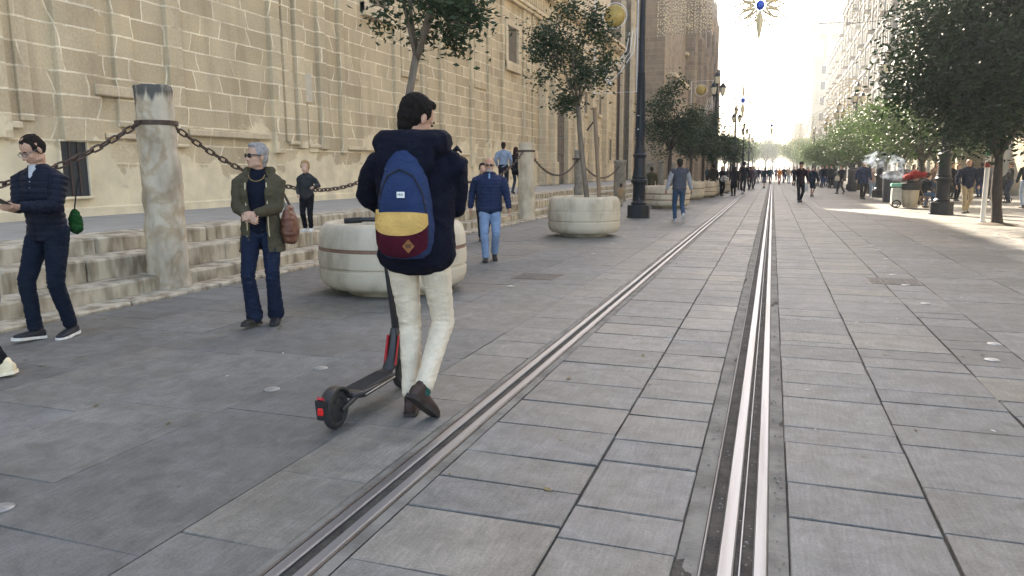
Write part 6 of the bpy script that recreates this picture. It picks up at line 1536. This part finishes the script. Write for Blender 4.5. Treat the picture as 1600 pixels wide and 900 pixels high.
for i, (px, py, c) in enumerate(crowd):
    if i < 7: l = 'standing person in %s among the crowd behind the planters' % cn[c]; 
    else: l = ['tiny walker in light blue beyond the rails', 'tiny walker in charcoal right of the rails', 'tiny walker in cream left of the hat wearer', 'tiny walker in slate blue behind the hat wearer', 'tiny walker in red behind the man in shorts', 'tiny walker in dark grey exactly between the rails', 'tiny walker in black under the far left lamps', 'tiny walker in stone grey under the far left lamps', 'walker in dark plum behind the person in the long black coat', 'walker in light grey by the far right trees', 'walker in slate grey by the tall dark bin'][i-7]
    far.append((px, py, 0, l, (math.sin(i*1.7)*.5, 1 if i % 2 else -1), 1.6+.04*(i % 5), dict(stride=.10 if i >= 7 else 0, top=dict(col=c), trouser=dict(col=(JEAN, BLK, DGR)[i % 3]), female=i % 2 == 0, hair=dict(col=((.02, .015, .01), (.10, .06, .03), (.03, .02, .015))[i % 3], style=('short', 'long')[i % 2]), group='people far down the street')))
INFO = {}
for px, py, z, l, fc_, h_, kw in far:
    p = at(px, py, z); 
    if z > 0: p.x = min(p.x, -8.2)
    kw.setdefault('voxel', .013 if py > 302 else .021)
    INFO[px] = person(l, (p.x, p.y, z), facing(*fc_), h_, **kw)[1]

def carried(px, nm, label, cat, lp, size, m, strap=True):
    I = INFO[px]; c = I['M'] @ V(lp); t = thing(nm, tuple(c), label, cat); b = MB(); b.loft([(0, 0, -size[2]), (0, 0, 0), (0, 0, size[2]*.8)], [(size[0], size[1]), (size[0]*1.05, size[1]*1.1), (size[0]*.7, size[1]*.6)], n=14); b.build('pouch', m, t, world=False, smooth=True)
    if strap: b = MB(); b.tube([(-size[0]*.4, 0, size[2]*.8), (0, 0, size[2]*.8+.16), (size[0]*.4, 0, size[2]*.8)], .012, 5); b.build('handle', m, t, world=False)
carried(1493, 'handbag', 'black handbag held low by the woman right of the thick lamp post', 'bag', (.30, .05, .62), (.15, .07, .15), M['black'])
carried(1313, 'cream_bag', 'cream bag held forward by the striding person beside the trees', 'bag', (.05, .30, .98), (.13, .05, .14), cloth((.55, .48, .36)))
carried(1268, 'white_bag', 'white carrier bag beside the man in shorts', 'bag', (.34, -.1, .58), (.12, .07, .2), cloth((.6, .6, .6)))
carried(1127, 'striped_bundle', 'black and white bundle carried by the person walking past the planters', 'bundle', (0, .26, 1.05), (.2, .12, .12), mat('striped_fabric', (.02, .02, .02), .9, (.6, .6, .6), 18, thresh=(.48, .52)), False)
carried(834, 'black_rucksack', 'black rucksack on the person half hidden by the pale round column', 'backpack', (0, -.20, 1.25), (.15, .10, .22), M['black'], False)

# pushchair
p = at(1560, 316); t = thing('pushchair', (p.x, p.y, 0), 'dark pushchair with a hood pushed along the sunny pavement', 'pushchair')
fd = V((IR.x*-1, IR.y*-1, 0)); sdv = V((-fd.y, fd.x, 0)); P0 = V((p.x, p.y, 0)); q = lambda f, s, z: P0+fd*f+sdv*s+V((0, 0, z))
b = MB(); b.loft([q(.25, 0, .40), q(0, 0, .48), q(-.20, 0, .80)], [(.20, .06), (.21, .08), (.20, .07)], n=14, ref=(0, 0, 1)); b.build('seat', M['black'], t, smooth=True)
b = MB(); b.ell(q(-.12, 0, .85), (.22, .22, .18), None, 14, 8); b.build('hood', cloth((.03, .035, .035)), t, smooth=True)
for s__ in (-.22, .22):
    b = MB(); b.tube([q(-.50, s__, 1.02), q(.30, s__, .16)], .014, 6); b.tube([q(-.10, s__, .62), q(-.32, s__, .16)], .014, 6); b.build('side_frame', M['wire'], t)
    for f in (.30, -.32): b = MB(); b.tube([q(f, s__, .1)+fd*.085*math.cos(a)+V((0, 0, .085*math.sin(a))) for a in [2*PI*i/16 for i in range(16)]], .018, 6, True); b.build('wheel', M['rubber'], t, smooth=True)
b = MB(); b.tube([q(-.50, -.22, 1.02), q(-.54, 0, 1.06), q(-.50, .22, 1.02)], .018, 6); b.build('handle', M['rubber'], t)

# chestnut stall, seated seller, folding chair
vs_ = at(1444, 325); person('seller in a dark jacket and blue jeans sitting on the folding chair', (vs_.x-.12, vs_.y, 0), facing(.85, -.25), 1.66, sit=.52, lean=.35, head=(0, .3), feet={1: (.12, .42, .085, 0), -1: (-.12, .34, .085, 0)}, hands={1: (.12, .40, .70), -1: (-.12, .38, .70)}, top=dict(col=(.012, .014, .018), hem=.84, puff=1.1), trouser=dict(col=(.04, .085, .17)), hair=dict(col=(.05, .03, .02)), voxel=.012)
ch = thing('folding_chair', (vs_.x-.15, vs_.y, 0), 'wooden folding chair with crossed legs under the seller', 'chair'); q = lambda f, s, z: V((vs_.x-.15, vs_.y, z))+IR*f-TC*s
b = MB(); b.box((vs_.x-.12, vs_.y, .43), (.40, .40, .03), Matrix.Rotation(.34, 3, 'Z')); b.build('seat', M['stake'], ch)
for s__ in (-.20, .20):
    for a_, b2 in (((-.22, .88), (.24, 0)), ((.20, .44), (-.24, 0))): b = MB(); b.tube([q(a_[0], s__, a_[1]), q(b2[0], s__, b2[1])], .018, 6); b.build('leg', M['stake'], ch)
b = MB(); b.tube([q(-.20, -.20, .80), q(-.20, .20, .80)], .03, 6); b.build('backrest', M['stake'], ch)
cp = at(1421, 325); cart = thing('roasting_stall', (cp.x, cp.y, 0), 'smoking chestnut stall of pale drum, black pan and red cover on wheels', 'stall')
C0 = V((cp.x, cp.y, 0))
b = MB(); b.lathe([(.20, .02), (.24, .06), (.29, .62), (.30, .66)], C0, 20); b.build('drum', M['planter'], cart, smooth=True, angle=40)
b = MB(); b.lathe([(.31, .66), (.34, .70), (.34, .90), (.30, .92)], C0, 20); b.ell(C0+V((.05, 0, .92)), (.26, .22, .08)); b.build('pan', M['plastic'], cart, smooth=True, angle=40)
b = MB(); b.loft([C0+V((-.22, 0, 1.10)), C0+V((.1, 0, 1.22)), C0+V((.42, 0, 1.20))], [(.20, .10), (.24, .14), (.18, .08)], n=14, ref=(0, 0, 1)); me = remesh(b, .02, 2); displace(me, folds(.04, 6)); me.transform(Matrix.Translation(-C0)); part(me, 'red_cover', cloth((.20, .012, .010)), cart)
b = MB(); b.tube([C0+V((.1, .2, 0)), C0+V((.1, .2, 1.2))], .02, 6); b.tube([C0+V((-.3, .2, .1)), C0+V((-.3, .2, 1.1))], .02, 6); b.build('stand', M['wire'], cart)
b = MB(); b.bbox(C0.x-.62, C0.x-.28, C0.y-.1, C0.y+.3, .12, .72, .03); b.build('crate', cloth((.42, .42, .38)), cart)
b = MB(); b.bbox(C0.x-.66, C0.x-.30, C0.y-.12, C0.y+.28, .76, .90, .03); b.build('green_box', cloth((.16, .36, .28)), cart)
for y_ in (-.14, .34): b = MB(); b.tube([C0+V((-.46+.13*math.cos(a), y_, .15+.13*math.sin(a))) for a in [2*PI*i/18 for i in range(18)]], .02, 6, True); b.tube([C0+V((-.59, y_, .15)), C0+V((-.33, y_, .15))], .01, 4); b.build('wheel', M['rubber'], cart, smooth=True)

# smoke: a real plume of smoke drifting left from the stall
def volume_mat(name, dens, nscale, col, thr):
    m = bpy.data.materials.new(name); m.use_nodes = True; nt = m.node_tree; nt.nodes.remove(nt.nodes['Principled BSDF'])
    v = nt.nodes.new('ShaderNodeVolumePrincipled'); v.inputs['Color'].default_value = (*col, 1); v.inputs['Anisotropy'].default_value = .35
    tc = nt.nodes.new('ShaderNodeTexCoord'); mp = nt.nodes.new('ShaderNodeMapping'); mp.inputs['Scale'].default_value = (1, 1, 1.3); n = N(nt, 'ShaderNodeTexNoise', Scale=nscale, Detail=5.); n.inputs['Distortion'].default_value = 1.2
    nt.links.new(tc.outputs['Object'], mp.inputs[0]); nt.links.new(mp.outputs[0], n.inputs['Vector'])
    r = ramp(nt, thr[0], thr[1], (0, 0, 0), (1, 1, 1)); nt.links.new(n.outputs['Fac'], r.inputs['Fac'])
    # fade to the skin of the plume
    ln_ = N(nt, 'ShaderNodeVectorMath', _operation='LENGTH'); g_ = nt.nodes.new('ShaderNodeTexCoord')
    mu = N(nt, 'ShaderNodeMath', _operation='MULTIPLY'); nt.links.new(r.outputs['Color'], mu.inputs[0]); mu.inputs[1].default_value = dens
    nt.links.new(mu.outputs[0], v.inputs['Density']); nt.links.new(v.outputs[0], nt.nodes['Material Output'].inputs['Volume']); return m
S0 = C0+V((.25, 0, .98)); b = MB()
D_ = -IR
pts = [S0, S0+D_*.35+V((0, 0, .35)), S0+D_*.8+V((0, 0, .62)), S0+D_*1.2+V((0, 0, .72)), S0+D_*1.7+V((0, 0, .80)), S0+D_*2.1+V((0, 0, .82))]
b.loft(pts, [.08, .15, .24, .30, .30, .16], n=18)
b.loft([S0+D_*.5+V((0, 0, .10)), S0+D_*1.0+V((0, 0, .28)), S0+D_*1.6+V((0, 0, .45))], [.16, .28, .26], n=14)
me = remesh(b, .06, 3); displace(me, folds(.10, 1.6, 1)); me.transform(Matrix.Translation(-S0)); me.materials.clear(); me.materials.append(volume_mat('smoke', 2.2, 2.6, (.70, .82, 1.), (.48, .86)))
o = bpy.data.objects.new('smoke', me); COL.objects.link(o); o.location = S0; tag(o, 'bluish smoke drifting left from the chestnut stall', 'smoke', kind='stuff')
#@@PART5
# ================================================================== HAZE
m = bpy.data.materials.new('haze'); m.use_nodes = True; nt = m.node_tree; nt.nodes.remove(nt.nodes['Principled BSDF'])
v = nt.nodes.new('ShaderNodeVolumePrincipled'); v.inputs['Color'].default_value = (.88, .94, 1, 1); v.inputs['Density'].default_value = HAZE; v.inputs['Anisotropy'].default_value = .25
nt.links.new(v.outputs[0], nt.nodes['Material Output'].inputs['Volume'])
b = MB(); b.box((0, 600, 24), (1900, 1910, 50.2)); tag(b.build('haze', m), kind='stuff')
# ================================================================== LIGHT
SAZ, SEL = R(25), R(31)                               # sun: left of the street axis, ahead
sd_ = V((-math.sin(SAZ)*math.cos(SEL), math.cos(SAZ)*math.cos(SEL), math.sin(SEL)))
sun = bpy.data.lights.new('sun', 'SUN'); sun.energy = 5.0; sun.angle = R(.53); sun.color = (1., .95, .86)
so = bpy.data.objects.new('sun', sun); COL.objects.link(so); so.rotation_euler = sd_.to_track_quat('Z', 'Y').to_euler()
wd = bpy.data.worlds.new('World'); C.world = wd; wd.use_nodes = True; nt = wd.node_tree
bg = nt.nodes['Background']; sky = nt.nodes.new('ShaderNodeTexSky'); sky.sky_type = 'NISHITA'; sky.sun_disc = False
sky.sun_elevation = SEL; sky.sun_rotation = -SAZ; sky.air_density = 1.; sky.dust_density = 2.; sky.ozone_density = 1.
nt.links.new(sky.outputs[0], bg.inputs['Color']); bg.inputs['Strength'].default_value = .15
C.view_settings.view_transform = 'Standard'; C.view_settings.look = 'None'; C.view_settings.gamma = 1; C.view_settings.exposure = 2.28
C.view_settings.use_white_balance = True; C.view_settings.white_balance_temperature = 7500; C.view_settings.white_balance_tint = 12
C.view_settings.use_curve_mapping = False
C.render.engine = 'CYCLES'
bpy.data.scenes.remove(TMP)
